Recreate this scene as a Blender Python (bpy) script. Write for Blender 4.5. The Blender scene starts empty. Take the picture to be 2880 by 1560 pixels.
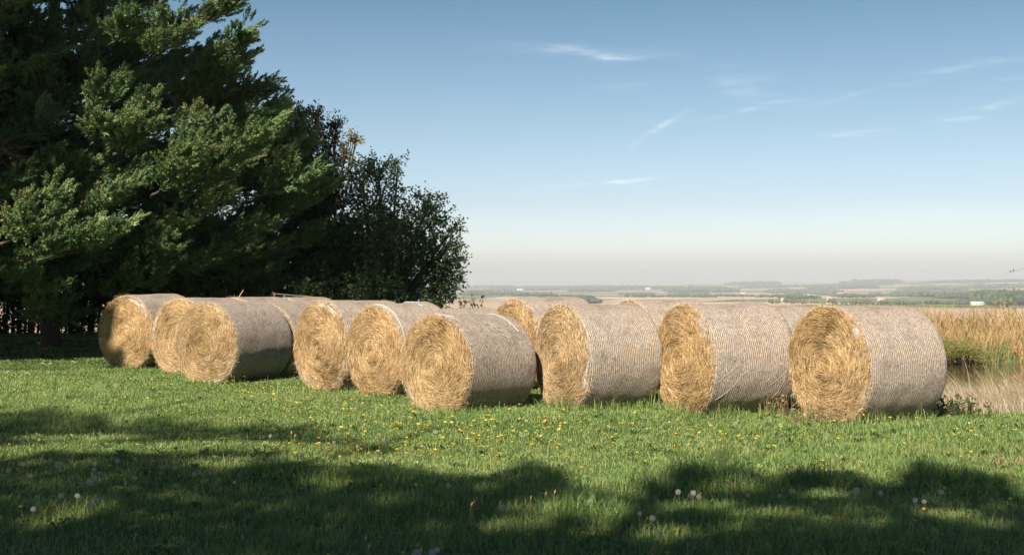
import bpy, math, random
import numpy as np
from math import radians, sin, cos, pi

rng = np.random.default_rng(11)
random.seed(11)
sc = bpy.context.scene
col = sc.collection

# ------------------------------------------------------------------ camera numbers
F_PX, HV, H = 3312.0, 800.0, 1.55          # focal length / horizon row in photo pixels, eye height
SUN_EL, SUN_AZ = radians(38), (-0.36, -0.933)   # horizontal direction towards the sun
SD = np.array([SUN_AZ[0] * cos(SUN_EL), SUN_AZ[1] * cos(SUN_EL), sin(SUN_EL)])
SD /= np.linalg.norm(SD)
K25 = 1.1184                                 # 2575-px reading -> photo px


def at(u, v, Y):
    """photo reading (2575 wide) at distance Y -> world point"""
    return np.array([(u * K25 - 1440) / F_PX * Y, Y, H + (HV - v * K25) / F_PX * Y])


def ground_at(u, v, z=0.0):
    Y = F_PX * (H - z) / (v * K25 - HV)
    return np.array([(u * K25 - 1440) / F_PX * Y, Y])


def px(P):
    """world points -> readings (2575 wide)"""
    P = np.asarray(P, float)
    Y = np.where(P[..., 1] > .2, P[..., 1], np.nan)
    return (1440 + F_PX * P[..., 0] / Y) / K25, (HV - F_PX * (P[..., 2] - H) / Y) / K25


# ------------------------------------------------------------------ helpers
def tag(o, label=None, cat=None, group=None, kind=None):
    if label: o['label'] = label
    if cat: o['category'] = cat
    if group: o['group'] = group
    if kind: o['kind'] = kind
    return o


def empty(name, loc, rz=0.0):
    o = bpy.data.objects.new(name, None)
    o.empty_display_size = .2
    o.location = loc
    o.rotation_euler = (0, 0, rz)
    col.objects.link(o)
    return o


class Geo:
    def __init__(s):
        s.v, s.loops, s.tot, s.r, s.n = [], [], [], [], 0

    def add(s, V, Fc, r=0.5):
        V = np.asarray(V, np.float32).reshape(-1, 3)
        Fc = np.asarray(Fc, np.int64)
        s.v.append(V)
        s.loops.append((Fc + s.n).ravel())
        s.tot.append(np.full(len(Fc), Fc.shape[1], np.int32))
        s.r.append(np.broadcast_to(np.asarray(r, np.float32), (len(V),)))
        s.n += len(V)

    def build(s, name, mat, parent=None, smooth=False):
        me = bpy.data.meshes.new(name)
        if s.n:
            V = np.concatenate(s.v); L = np.concatenate(s.loops).astype(np.int32); T = np.concatenate(s.tot)
            me.vertices.add(len(V)); me.vertices.foreach_set('co', V.ravel())
            me.loops.add(len(L)); me.loops.foreach_set('vertex_index', L)
            me.polygons.add(len(T))
            st = np.zeros(len(T), np.int32); st[1:] = np.cumsum(T)[:-1]
            me.polygons.foreach_set('loop_start', st)
            me.polygons.foreach_set('loop_total', T)
            if smooth: me.polygons.foreach_set('use_smooth', np.ones(len(T), bool))
            me.update(calc_edges=True)
            a = me.attributes.new('rnd', 'FLOAT', 'POINT')
            a.data.foreach_set('value', np.concatenate(s.r).astype(np.float32))
        me.materials.append(mat)
        o = bpy.data.objects.new(name, me)
        col.objects.link(o)
        if parent is not None: o.parent = parent
        return o


def tube(g, pts, rad, sides=6, r=.5, cap=True):
    pts = np.asarray(pts, float); n = len(pts)
    rad = np.broadcast_to(np.asarray(rad, float), (n,))
    d = np.gradient(pts, axis=0); d /= np.linalg.norm(d, axis=1)[:, None] + 1e-9
    ref = np.where(np.abs(d[:, 2:3]) > .9, np.array([[1., 0, 0]]), np.array([[0, 0, 1.]]))
    a = np.cross(d, ref); a /= np.linalg.norm(a, axis=1)[:, None] + 1e-9
    b = np.cross(d, a)
    t = np.arange(sides) / sides * 2 * pi
    V = pts[:, None, :] + rad[:, None, None] * (np.cos(t)[None, :, None] * a[:, None, :] + np.sin(t)[None, :, None] * b[:, None, :])
    i = np.arange(n - 1)[:, None] * sides; j = np.arange(sides)[None, :]; k = (j + 1) % sides
    Fq = np.stack([i + j, i + k, i + sides + k, i + sides + j], -1).reshape(-1, 4)
    g.add(V.reshape(-1, 3), Fq, r)
    if cap and sides == 6:
        g.add(V[0], [[5, 4, 3, 2, 1, 0]], r); g.add(V[-1], [[0, 1, 2, 3, 4, 5]], r)


def unit(v):
    return v / (np.linalg.norm(v, axis=-1, keepdims=True) + 1e-9)


def frames(d, roll):
    """rows of directions -> rotation matrices whose x axis is d"""
    d = unit(d)
    ref = np.where(np.abs(d[:, 2:3]) > .95, np.array([[1., 0, 0]]), np.array([[0, 0, 1.]]))
    y = unit(np.cross(ref, d)); z = np.cross(d, y)
    c, s_ = np.cos(roll)[:, None], np.sin(roll)[:, None]
    return np.stack([d, c * y + s_ * z, -s_ * y + c * z], -1)


def icosphere(sub=1):
    import bmesh
    bm = bmesh.new(); bmesh.ops.create_icosphere(bm, subdivisions=sub, radius=1)
    V = np.array([v.co[:] for v in bm.verts]); Fc = np.array([[v.index for v in f.verts] for f in bm.faces])
    bm.free(); return V, Fc


ICO1, ICO2 = icosphere(1), icosphere(2)


def sines(seed, n=10, fmin=1, fmax=6):
    r = np.random.default_rng(seed)
    W = r.normal(size=(n, 3)); W = unit(W) * r.uniform(fmin, fmax, (n, 1)); ph = r.uniform(0, 6.28, n)
    return lambda P: np.sin(np.asarray(P) @ W.T + ph).sum(-1) / math.sqrt(n)


# ------------------------------------------------------------------ materials
def newmat(name):
    m = bpy.data.materials.new(name); m.use_nodes = True
    m.node_tree.nodes.clear()
    return m, m.node_tree.nodes, m.node_tree.links


def N(ns, t, **k):
    n = ns.new(t)
    for a, b in k.items():
        if a.startswith('i_'):
            key = a[2:]; n.inputs[int(key) if key.isdigit() else key.replace('_', ' ')].default_value = b
        else: setattr(n, a, b)
    return n


def ramp(ns, stops, interp='LINEAR'):
    n = ns.new('ShaderNodeValToRGB'); cr = n.color_ramp; cr.interpolation = interp
    while len(cr.elements) > 1: cr.elements.remove(cr.elements[-1])
    cr.elements[0].position = stops[0][0]; cr.elements[0].color = (*stops[0][1], 1)
    for p, c in stops[1:]:
        e = cr.elements.new(p); e.color = (*c, 1)
    return n


def bale_tint(ns, ln, c, tint):
    """hay differs a little from bale to bale, and in damp blotches within one"""
    tc = N(ns, 'ShaderNodeTexCoord'); oi = N(ns, 'ShaderNodeAttribute', attribute_type='OBJECT', attribute_name='hay_tone')
    r1 = ramp(ns, tint); ln.new(oi.outputs['Fac'], r1.inputs[0])
    mu = N(ns, 'ShaderNodeVectorMath', operation='SCALE'); mu.inputs[0].default_value = (31, 17, 23); ln.new(oi.outputs['Fac'], mu.inputs[3])
    ad = N(ns, 'ShaderNodeVectorMath', operation='ADD'); ln.new(tc.outputs['Object'], ad.inputs[0]); ln.new(mu.outputs[0], ad.inputs[1])
    nz = N(ns, 'ShaderNodeTexNoise', i_Scale=3.4, i_Detail=4.0, i_Roughness=.6); ln.new(ad.outputs[0], nz.inputs['Vector'])
    r2 = ramp(ns, [(.33, (.76, .71, .67)), (.45, (.97, .96, .95)), (.6, (1.0, 1.0, 1.0)), (.72, (1.0, 1.0, 1.0))]); ln.new(nz.outputs[0], r2.inputs[0])
    m1 = N(ns, 'ShaderNodeMix', data_type='RGBA', blend_type='MULTIPLY', i_0=1.0); ln.new(c, m1.inputs[6]); ln.new(r1.outputs[0], m1.inputs[7])
    m2 = N(ns, 'ShaderNodeMix', data_type='RGBA', blend_type='MULTIPLY', i_0=1.0); ln.new(m1.outputs[2], m2.inputs[6]); ln.new(r2.outputs[0], m2.inputs[7])
    return m2.outputs[2]


HAYT = [(0, (.86, .88, .92)), (.3, (1.0, .97, .93)), (.6, (.96, .97, 1.03)), (1, (1.0, .95, .88))]


def leafmat(name, stops, trans=.3, rough=.6, spec=.25, noise=None, tint=None):
    m, ns, ln = newmat(name)
    at_ = N(ns, 'ShaderNodeAttribute', attribute_name='rnd')
    rp = ramp(ns, stops); ln.new(at_.outputs['Fac'], rp.inputs[0])
    c = rp.outputs[0]
    if noise:
        tc = N(ns, 'ShaderNodeTexCoord'); nz = N(ns, 'ShaderNodeTexNoise', i_Scale=noise[0], i_Detail=3.0)
        ln.new(tc.outputs['Object'], nz.inputs['Vector'])
        mp = N(ns, 'ShaderNodeMapRange', i_1=.34, i_2=.64, i_3=0.0, i_4=1.0); ln.new(nz.outputs[0], mp.inputs[0])
        mx = N(ns, 'ShaderNodeMix', data_type='RGBA', blend_type='MIX')
        rp2 = ramp(ns, noise[1]); ln.new(at_.outputs['Fac'], rp2.inputs[0])
        ln.new(mp.outputs[0], mx.inputs[0]); ln.new(c, mx.inputs[6]); ln.new(rp2.outputs[0], mx.inputs[7]); c = mx.outputs[2]
    if tint: c = bale_tint(ns, ln, c, tint)
    p = N(ns, 'ShaderNodeBsdfPrincipled', i_Roughness=rough); p.inputs['Specular IOR Level'].default_value = spec
    ln.new(c, p.inputs['Base Color'])
    out = N(ns, 'ShaderNodeOutputMaterial')
    if trans > 0:
        t = N(ns, 'ShaderNodeBsdfTranslucent'); ln.new(c, t.inputs[0])
        mx = N(ns, 'ShaderNodeMixShader', i_0=trans); ln.new(p.outputs[0], mx.inputs[1]); ln.new(t.outputs[0], mx.inputs[2])
        ln.new(mx.outputs[0], out.inputs[0])
    else: ln.new(p.outputs[0], out.inputs[0])
    return m


M = {}
M['cypress'] = leafmat('cypress_needles', [(0, (.045, .095, .045)), (.5, (.145, .235, .092)), (.85, (.25, .345, .135)), (1, (.25, .22, .11))], .25, .7)
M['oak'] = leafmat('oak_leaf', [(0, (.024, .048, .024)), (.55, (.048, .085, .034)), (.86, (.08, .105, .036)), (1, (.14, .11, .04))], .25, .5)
M['oakyellow'] = leafmat('yellowing_leaf', [(0, (.025, .045, .022)), (.45, (.06, .075, .028)), (.7, (.26, .22, .08)), (1, (.42, .34, .15))], .35, .5)
M['shade'] = leafmat('shade_leaf', [(0, (.03, .05, .02)), (1, (.07, .09, .03))], .06, .6)
M['grass'] = leafmat('grass_blade', [(0, (.058, .138, .036)), (.5, (.16, .275, .082)), (.84, (.255, .35, .125)), (.94, (.30, .27, .13)), (1, (.36, .29, .16))], .38, .5, .3,
                     noise=(1.3, [(0, (.10, .18, .055)), (.5, (.245, .33, .11)), (1, (.37, .40, .18))]))
M['bark'] = leafmat('bark', [(0, (.05, .04, .032)), (1, (.075, .062, .05))], 0, .9)
M['deadwood'] = leafmat('dead_wood', [(0, (.30, .25, .20)), (1, (.42, .36, .29))], 0, .9)
M['reed'] = leafmat('dry_reed', [(0, (.12, .16, .05)), (.13, (.17, .20, .06)), (.16, (.13, .08, .04)), (.5, (.36, .235, .115)), (.8, (.44, .31, .165)), (1, (.50, .39, .24))], .3, .7)
M['greenreed'] = leafmat('green_reed', [(0, (.07, .12, .045)), (1, (.15, .20, .075))], .3, .5)
M['rush'] = leafmat('pale_rush', [(0, (.20, .15, .095)), (.5, (.34, .28, .20)), (1, (.48, .42, .33))], .25, .7)
M['weed'] = leafmat('brown_weed', [(0, (.14, .085, .05)), (.6, (.25, .165, .10)), (1, (.34, .25, .155))], .2, .8)
M['greenweed'] = leafmat('green_weed', [(0, (.08, .14, .04)), (1, (.18, .27, .08))], .3, .5)
M['bush'] = leafmat('olive_bush_leaf', [(0, (.13, .15, .045)), (.6, (.21, .215, .07)), (1, (.26, .23, .09))], .3, .6)
M['petal'] = leafmat('yellow_petal', [(0, (.56, .40, .035)), (1, (.64, .50, .08))], .25, .6)
M['stem'] = leafmat('flower_stem', [(0, (.10, .16, .04)), (1, (.24, .22, .09))], .15, .6)
M['seed'] = leafmat('seed_fluff', [(0, (.42, .41, .40)), (1, (.66, .64, .62))], .45, .9)
M['seedcore'] = leafmat('seed_core', [(0, (.16, .12, .08)), (1, (.2, .15, .1))], 0, .9)
M['bud'] = leafmat('bud_tip', [(0, (.45, .20, .10)), (1, (.55, .32, .16))], .1, .7)
M['straw'] = leafmat('straw_strand', [(0, (.06, .035, .016)), (.12, (.15, .09, .04)), (.18, (.29, .195, .092)), (.55, (.43, .312, .165)), (.82, (.55, .42, .245)), (1, (.68, .56, .39))], .15, .75, .2, None, HAYT)
M['twine'] = leafmat('pale_blue_net', [(0, (.28, .37, .41)), (1, (.40, .46, .49))], .1, .6)
M['netfray'] = leafmat('frayed_net', [(0, (.34, .31, .28)), (1, (.48, .45, .42))], .1, .8)
M['metal'] = leafmat('dull_pipe', [(0, (.04, .05, .06)), (1, (.07, .085, .10))], 0, .45, .5)
M['rust'] = leafmat('rusty_pipe', [(0, (.12, .055, .025)), (1, (.17, .08, .04))], 0, .8)
M['wire'] = leafmat('dark_wire', [(0, (.10, .10, .10)), (1, (.12, .12, .12))], 0, .6)
M['bird'] = leafmat('bird_feathers', [(0, (.03, .03, .035)), (1, (.06, .055, .05))], 0, .8)
M['farleaf'] = leafmat('distant_leaf', [(0, (.030, .048, .028)), (.5, (.05, .072, .035)), (1, (.085, .10, .045))], 0, .9, .05)
M['housewall'] = leafmat('house_wall', [(0, (.36, .35, .33)), (1, (.42, .41, .39))], 0, .9)
M['houseroof'] = leafmat('house_roof', [(0, (.32, .22, .18)), (1, (.38, .27, .21))], 0, .9)
M['shedroof'] = leafmat('shed_roof', [(0, (.33, .34, .35)), (1, (.38, .39, .40))], 0, .6)


def straw_core_mat():
    m, ns, ln = newmat('straw_packed')
    tc = N(ns, 'ShaderNodeTexCoord'); sp = N(ns, 'ShaderNodeSeparateXYZ'); ln.new(tc.outputs['Object'], sp.inputs[0])
    z = N(ns, 'ShaderNodeMath', operation='SUBTRACT', i_1=.63); ln.new(sp.outputs[2], z.inputs[0])
    xx = N(ns, 'ShaderNodeMath', operation='MULTIPLY'); ln.new(sp.outputs[0], xx.inputs[0]); ln.new(sp.outputs[0], xx.inputs[1])
    r2 = N(ns, 'ShaderNodeMath', operation='MULTIPLY_ADD'); ln.new(z.outputs[0], r2.inputs[0]); ln.new(z.outputs[0], r2.inputs[1]); ln.new(xx.outputs[0], r2.inputs[2])
    r = N(ns, 'ShaderNodeMath', operation='SQRT'); ln.new(r2.outputs[0], r.inputs[0])
    an = N(ns, 'ShaderNodeMath', operation='ARCTAN2'); ln.new(z.outputs[0], an.inputs[0]); ln.new(sp.outputs[0], an.inputs[1])
    c = N(ns, 'ShaderNodeMath', operation='COSINE'); s = N(ns, 'ShaderNodeMath', operation='SINE')
    ln.new(an.outputs[0], c.inputs[0]); ln.new(an.outputs[0], s.inputs[0])
    cb = N(ns, 'ShaderNodeCombineXYZ')
    rs = N(ns, 'ShaderNodeMath', operation='MULTIPLY', i_1=14.0); ln.new(r.outputs[0], rs.inputs[0])
    ln.new(rs.outputs[0], cb.inputs[0]); ln.new(c.outputs[0], cb.inputs[1]); ln.new(s.outputs[0], cb.inputs[2])
    oi = N(ns, 'ShaderNodeObjectInfo')
    ad = N(ns, 'ShaderNodeVectorMath', operation='ADD'); ln.new(cb.outputs[0], ad.inputs[0])
    mu = N(ns, 'ShaderNodeMath', operation='MULTIPLY', i_1=57.0); ln.new(oi.outputs['Random'], mu.inputs[0]); ln.new(mu.outputs[0], ad.inputs[1])
    n1 = N(ns, 'ShaderNodeTexNoise', i_Scale=3.0, i_Detail=6.0, i_Roughness=.7); ln.new(ad.outputs[0], n1.inputs['Vector'])
    n2 = N(ns, 'ShaderNodeTexNoise', i_Scale=70.0, i_Detail=2.0); ln.new(tc.outputs['Object'], n2.inputs['Vector'])
    mm = N(ns, 'ShaderNodeMath', operation='MULTIPLY_ADD', i_1=.35); ln.new(n2.outputs[0], mm.inputs[0]); ln.new(n1.outputs[0], mm.inputs[2])
    rp = ramp(ns, [(.42, (.07, .04, .018)), (.55, (.20, .12, .048)), (.66, (.35, .23, .10)), (.8, (.46, .325, .16)), (.95, (.55, .425, .25))])
    ln.new(mm.outputs[0], rp.inputs[0])
    p = N(ns, 'ShaderNodeBsdfPrincipled', i_Roughness=.85); p.inputs['Specular IOR Level'].default_value = .1
    ln.new(bale_tint(ns, ln, rp.outputs[0], HAYT), p.inputs['Base Color'])
    bp = N(ns, 'ShaderNodeBump', i_Strength=.8, i_Distance=.012); ln.new(mm.outputs[0], bp.inputs['Height']); ln.new(bp.outputs[0], p.inputs['Normal'])
    o = N(ns, 'ShaderNodeOutputMaterial'); ln.new(p.outputs[0], o.inputs[0])
    return m


def net_mat():
    m, ns, ln = newmat('weathered_net')
    tc = N(ns, 'ShaderNodeTexCoord'); sp = N(ns, 'ShaderNodeSeparateXYZ'); ln.new(tc.outputs['Object'], sp.inputs[0])
    nw = N(ns, 'ShaderNodeTexNoise', i_Scale=2.3, i_Detail=2.0); ln.new(tc.outputs['Object'], nw.inputs['Vector'])
    yy = N(ns, 'ShaderNodeMath', operation='MULTIPLY_ADD', i_1=.08); ln.new(nw.outputs[0], yy.inputs[0]); ln.new(sp.outputs[1], yy.inputs[2])
    ph = N(ns, 'ShaderNodeMath', operation='MULTIPLY', i_1=2 * pi / .027); ln.new(yy.outputs[0], ph.inputs[0])
    sn = N(ns, 'ShaderNodeMath', operation='SINE'); ln.new(ph.outputs[0], sn.inputs[0])
    # short straw flecks seen through the net
    mp = N(ns, 'ShaderNodeMapping'); mp.inputs['Scale'].default_value = (30, 90, 30); ln.new(tc.outputs['Object'], mp.inputs[0])
    n1 = N(ns, 'ShaderNodeTexNoise', i_Scale=1.0, i_Detail=4.0, i_Roughness=.65); ln.new(mp.outputs[0], n1.inputs['Vector'])
    n2 = N(ns, 'ShaderNodeTexNoise', i_Scale=3.2, i_Detail=5.0, i_Roughness=.6); ln.new(tc.outputs['Object'], n2.inputs['Vector'])
    amp = N(ns, 'ShaderNodeMapRange', i_1=.38, i_2=.62, i_3=.03, i_4=.17); ln.new(n2.outputs[0], amp.inputs[0])
    h = N(ns, 'ShaderNodeMath', operation='MULTIPLY_ADD'); ln.new(sn.outputs[0], h.inputs[0]); ln.new(amp.outputs[0], h.inputs[1]); ln.new(n1.outputs[0], h.inputs[2])
    rp = ramp(ns, [(.26, (.075, .06, .046)), (.42, (.178, .152, .130)), (.55, (.29, .256, .227)), (.76, (.455, .412, .375))]); ln.new(h.outputs[0], rp.inputs[0])
    tint = ramp(ns, [(.34, (.76, .72, .70)), (.47, (1, 1, 1)), (.62, (1.0, .95, .88)), (.72, (1.0, .84, .64))]); ln.new(n2.outputs[0], tint.inputs[0])
    mx = N(ns, 'ShaderNodeMix', data_type='RGBA', blend_type='MULTIPLY', i_0=1.0); ln.new(rp.outputs[0], mx.inputs[6]); ln.new(tint.outputs[0], mx.inputs[7])
    p = N(ns, 'ShaderNodeBsdfPrincipled', i_Roughness=.8); p.inputs['Specular IOR Level'].default_value = .15
    ln.new(mx.outputs[2], p.inputs['Base Color'])
    bp = N(ns, 'ShaderNodeBump', i_Strength=.7, i_Distance=.012); ln.new(h.outputs[0], bp.inputs['Height']); ln.new(bp.outputs[0], p.inputs['Normal'])
    o = N(ns, 'ShaderNodeOutputMaterial'); ln.new(p.outputs[0], o.inputs[0])
    return m


M['core'] = straw_core_mat(); M['net'] = net_mat()


def ground_mat():
    m, ns, ln = newmat('meadow_and_fields')
    tc = N(ns, 'ShaderNodeTexCoord')
    ge = N(ns, 'ShaderNodeVectorMath', operation='LENGTH'); ln.new(tc.outputs['Object'], ge.inputs[0])
    n0 = N(ns, 'ShaderNodeTexNoise', i_Scale=3.0, i_Detail=6.0); ln.new(tc.outputs['Object'], n0.inputs['Vector'])
    near = ramp(ns, [(.3, (.025, .042, .013)), (.5, (.045, .078, .020)), (.7, (.07, .105, .030))]); ln.new(n0.outputs[0], near.inputs[0])
    mp = N(ns, 'ShaderNodeMapping'); mp.inputs['Rotation'].default_value = (0, 0, .42); mp.inputs['Scale'].default_value = (1 / 520, 1 / 330, 0)
    ln.new(tc.outputs['Object'], mp.inputs[0])
    vo = N(ns, 'ShaderNodeTexVoronoi', distance='CHEBYCHEV', i_Scale=1.0, i_Randomness=.85); ln.new(mp.outputs[0], vo.inputs['Vector'])
    sc_ = N(ns, 'ShaderNodeSeparateColor'); ln.new(vo.outputs['Color'], sc_.inputs[0])
    fr = ramp(ns, [(0, (.36, .27, .19)), (.16, (.12, .15, .065)), (.32, (.40, .305, .22)), (.44, (.15, .18, .085)), (.58, (.30, .225, .16)), (.68, (.075, .11, .045)), (.88, (.42, .34, .25))], 'CONSTANT')
    ln.new(sc_.outputs[0], fr.inputs[0])
    v2 = N(ns, 'ShaderNodeTexVoronoi', feature='F2', distance='CHEBYCHEV', i_Scale=1.0, i_Randomness=.85); ln.new(mp.outputs[0], v2.inputs['Vector'])
    df = N(ns, 'ShaderNodeMath', operation='SUBTRACT'); ln.new(v2.outputs['Distance'], df.inputs[0]); ln.new(vo.outputs['Distance'], df.inputs[1])
    hd = N(ns, 'ShaderNodeMath', operation='LESS_THAN', i_1=.035); ln.new(df.outputs[0], hd.inputs[0])
    mh = N(ns, 'ShaderNodeMix', data_type='RGBA'); ln.new(hd.outputs[0], mh.inputs[0]); ln.new(fr.outputs[0], mh.inputs[6]); mh.inputs[7].default_value = (.06, .08, .04, 1)
    nf = N(ns, 'ShaderNodeTexNoise', i_Scale=.012, i_Detail=5.0); ln.new(tc.outputs['Object'], nf.inputs['Vector'])
    vr = ramp(ns, [(.3, (.75, .75, .75)), (.7, (1.15, 1.12, 1.05))]); ln.new(nf.outputs[0], vr.inputs[0])
    mv = N(ns, 'ShaderNodeMix', data_type='RGBA', blend_type='MULTIPLY', i_0=1.0); ln.new(mh.outputs[2], mv.inputs[6]); ln.new(vr.outputs[0], mv.inputs[7])
    # stubble slope below the meadow
    f1 = N(ns, 'ShaderNodeMapRange', i_1=1500.0, i_2=1950.0, i_3=0.0, i_4=1.0); ln.new(ge.outputs['Value'], f1.inputs[0])
    ms = N(ns, 'ShaderNodeMix', data_type='RGBA'); ln.new(f1.outputs[0], ms.inputs[0]); ms.inputs[6].default_value = (.36, .275, .20, 1); ln.new(mv.outputs[2], ms.inputs[7])
    f2 = N(ns, 'ShaderNodeMapRange', i_1=42.0, i_2=60.0, i_3=0.0, i_4=1.0); ln.new(ge.outputs['Value'], f2.inputs[0])
    mn = N(ns, 'ShaderNodeMix', data_type='RGBA'); ln.new(f2.outputs[0], mn.inputs[0]); ln.new(near.outputs[0], mn.inputs[6]); ln.new(ms.outputs[2], mn.inputs[7])
    p = N(ns, 'ShaderNodeBsdfPrincipled', i_Roughness=.95); p.inputs['Specular IOR Level'].default_value = .05
    ln.new(mn.outputs[2], p.inputs['Base Color'])
    o = N(ns, 'ShaderNodeOutputMaterial'); ln.new(p.outputs[0], o.inputs[0])
    return m


def water_mat():
    m, ns, ln = newmat('pond_water')
    tc = N(ns, 'ShaderNodeTexCoord'); nz = N(ns, 'ShaderNodeTexNoise', i_Scale=6.0, i_Detail=3.0); ln.new(tc.outputs['Object'], nz.inputs['Vector'])
    p = N(ns, 'ShaderNodeBsdfPrincipled', i_Roughness=.06); p.inputs['Base Color'].default_value = (.06, .045, .025, 1)
    bp = N(ns, 'ShaderNodeBump', i_Strength=.15, i_Distance=.02); ln.new(nz.outputs[0], bp.inputs['Height']); ln.new(bp.outputs[0], p.inputs['Normal'])
    o = N(ns, 'ShaderNodeOutputMaterial'); ln.new(p.outputs[0], o.inputs[0])
    return m


# ------------------------------------------------------------------ terrain
lump = sines(5, 14, .6, 3.2); swell = sines(8, 10, .0006, .003); bumps = sines(9, 12, .0025, .012)
PD = [0, 38, 150, 400, 1000, 2000, 2500, 4000, 6000, 8000, 10000, 13000]
PZ = [0, 0, -5, -12, -22, -33, -36, -39, -38, -32, -20, -40]


def sstep(a, b, x):
    t = np.clip((x - a) / (b - a), 0, 1); return t * t * (3 - 2 * t)


def gz(x, y):
    x = np.asarray(x, float); y = np.asarray(y, float)
    d = np.where(y > 0, np.sqrt(y * y + (.35 * x) ** 2), .35 * np.abs(x))
    z = np.interp(d, PD, PZ)
    P = np.stack([x, y, np.zeros_like(x)], -1)
    r = np.hypot(x, y)
    az = np.clip(x / np.maximum(np.abs(y), 1), -1, 1)
    z = z + sstep(5000, 10000, r) * 150 * (az + .02) + sstep(200, 1500, r) * (4 * swell(P) + 2.2 * bumps(P)) + sstep(7000, 9500, r) * 5 * bumps(P * .7)
    z = z + .022 * lump(P) * (1 - sstep(40, 70, r))
    e = (((x - 17) / 12) ** 4 + ((y - 25) / 9) ** 4) ** .25
    z = z - .85 * (1 - sstep(.84, 1.03, e)) * (1 - sstep(60, 80, r))
    return z


def build_ground():
    rr = np.concatenate([np.arange(.4, 40, .22), np.geomspace(40, 13000, 190)])
    na = 900
    th = np.arange(na) / na * 2 * pi
    X = rr[:, None] * np.sin(th)[None]; Y = rr[:, None] * np.cos(th)[None]
    Z = gz(X, Y)
    V = np.stack([X, Y, Z], -1).reshape(-1, 3)
    i = np.arange(len(rr) - 1)[:, None] * na; j = np.arange(na)[None]; k = (j + 1) % na
    Fq = np.stack([i + j, i + na + j, i + na + k, i + k], -1).reshape(-1, 4)
    g = Geo(); g.add(V, Fq)
    c = np.concatenate([[[0, 0, float(gz(0., 0.))]], V[:na]])
    jj = np.arange(na); g.add(c, np.stack([np.zeros(na, int), 1 + jj, 1 + (jj + 1) % na], -1))
    o = g.build('ground', ground_mat(), smooth=True)
    tag(o, 'green meadow running out to hazy fields', None, None, 'structure')


build_ground()
gw = Geo()
t = np.arange(64) / 64 * 2 * pi
gw.add(np.concatenate([[[0, 0, 0]], np.stack([np.sign(np.cos(t)) * np.abs(np.cos(t)) ** .5 * 11.7, np.sign(np.sin(t)) * np.abs(np.sin(t)) ** .5 * 8.75, 0 * t], -1)]), np.stack([np.zeros(64, int), 1 + np.arange(64), 1 + (np.arange(64) + 1) % 64], -1))
ow = gw.build('pond_water', water_mat()); ow.location = (17, 25, -.5)
tag(ow, 'still brown pond water below the reeds', None, None, 'structure')

# ------------------------------------------------------------------ hay bales
BALES = []


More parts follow.
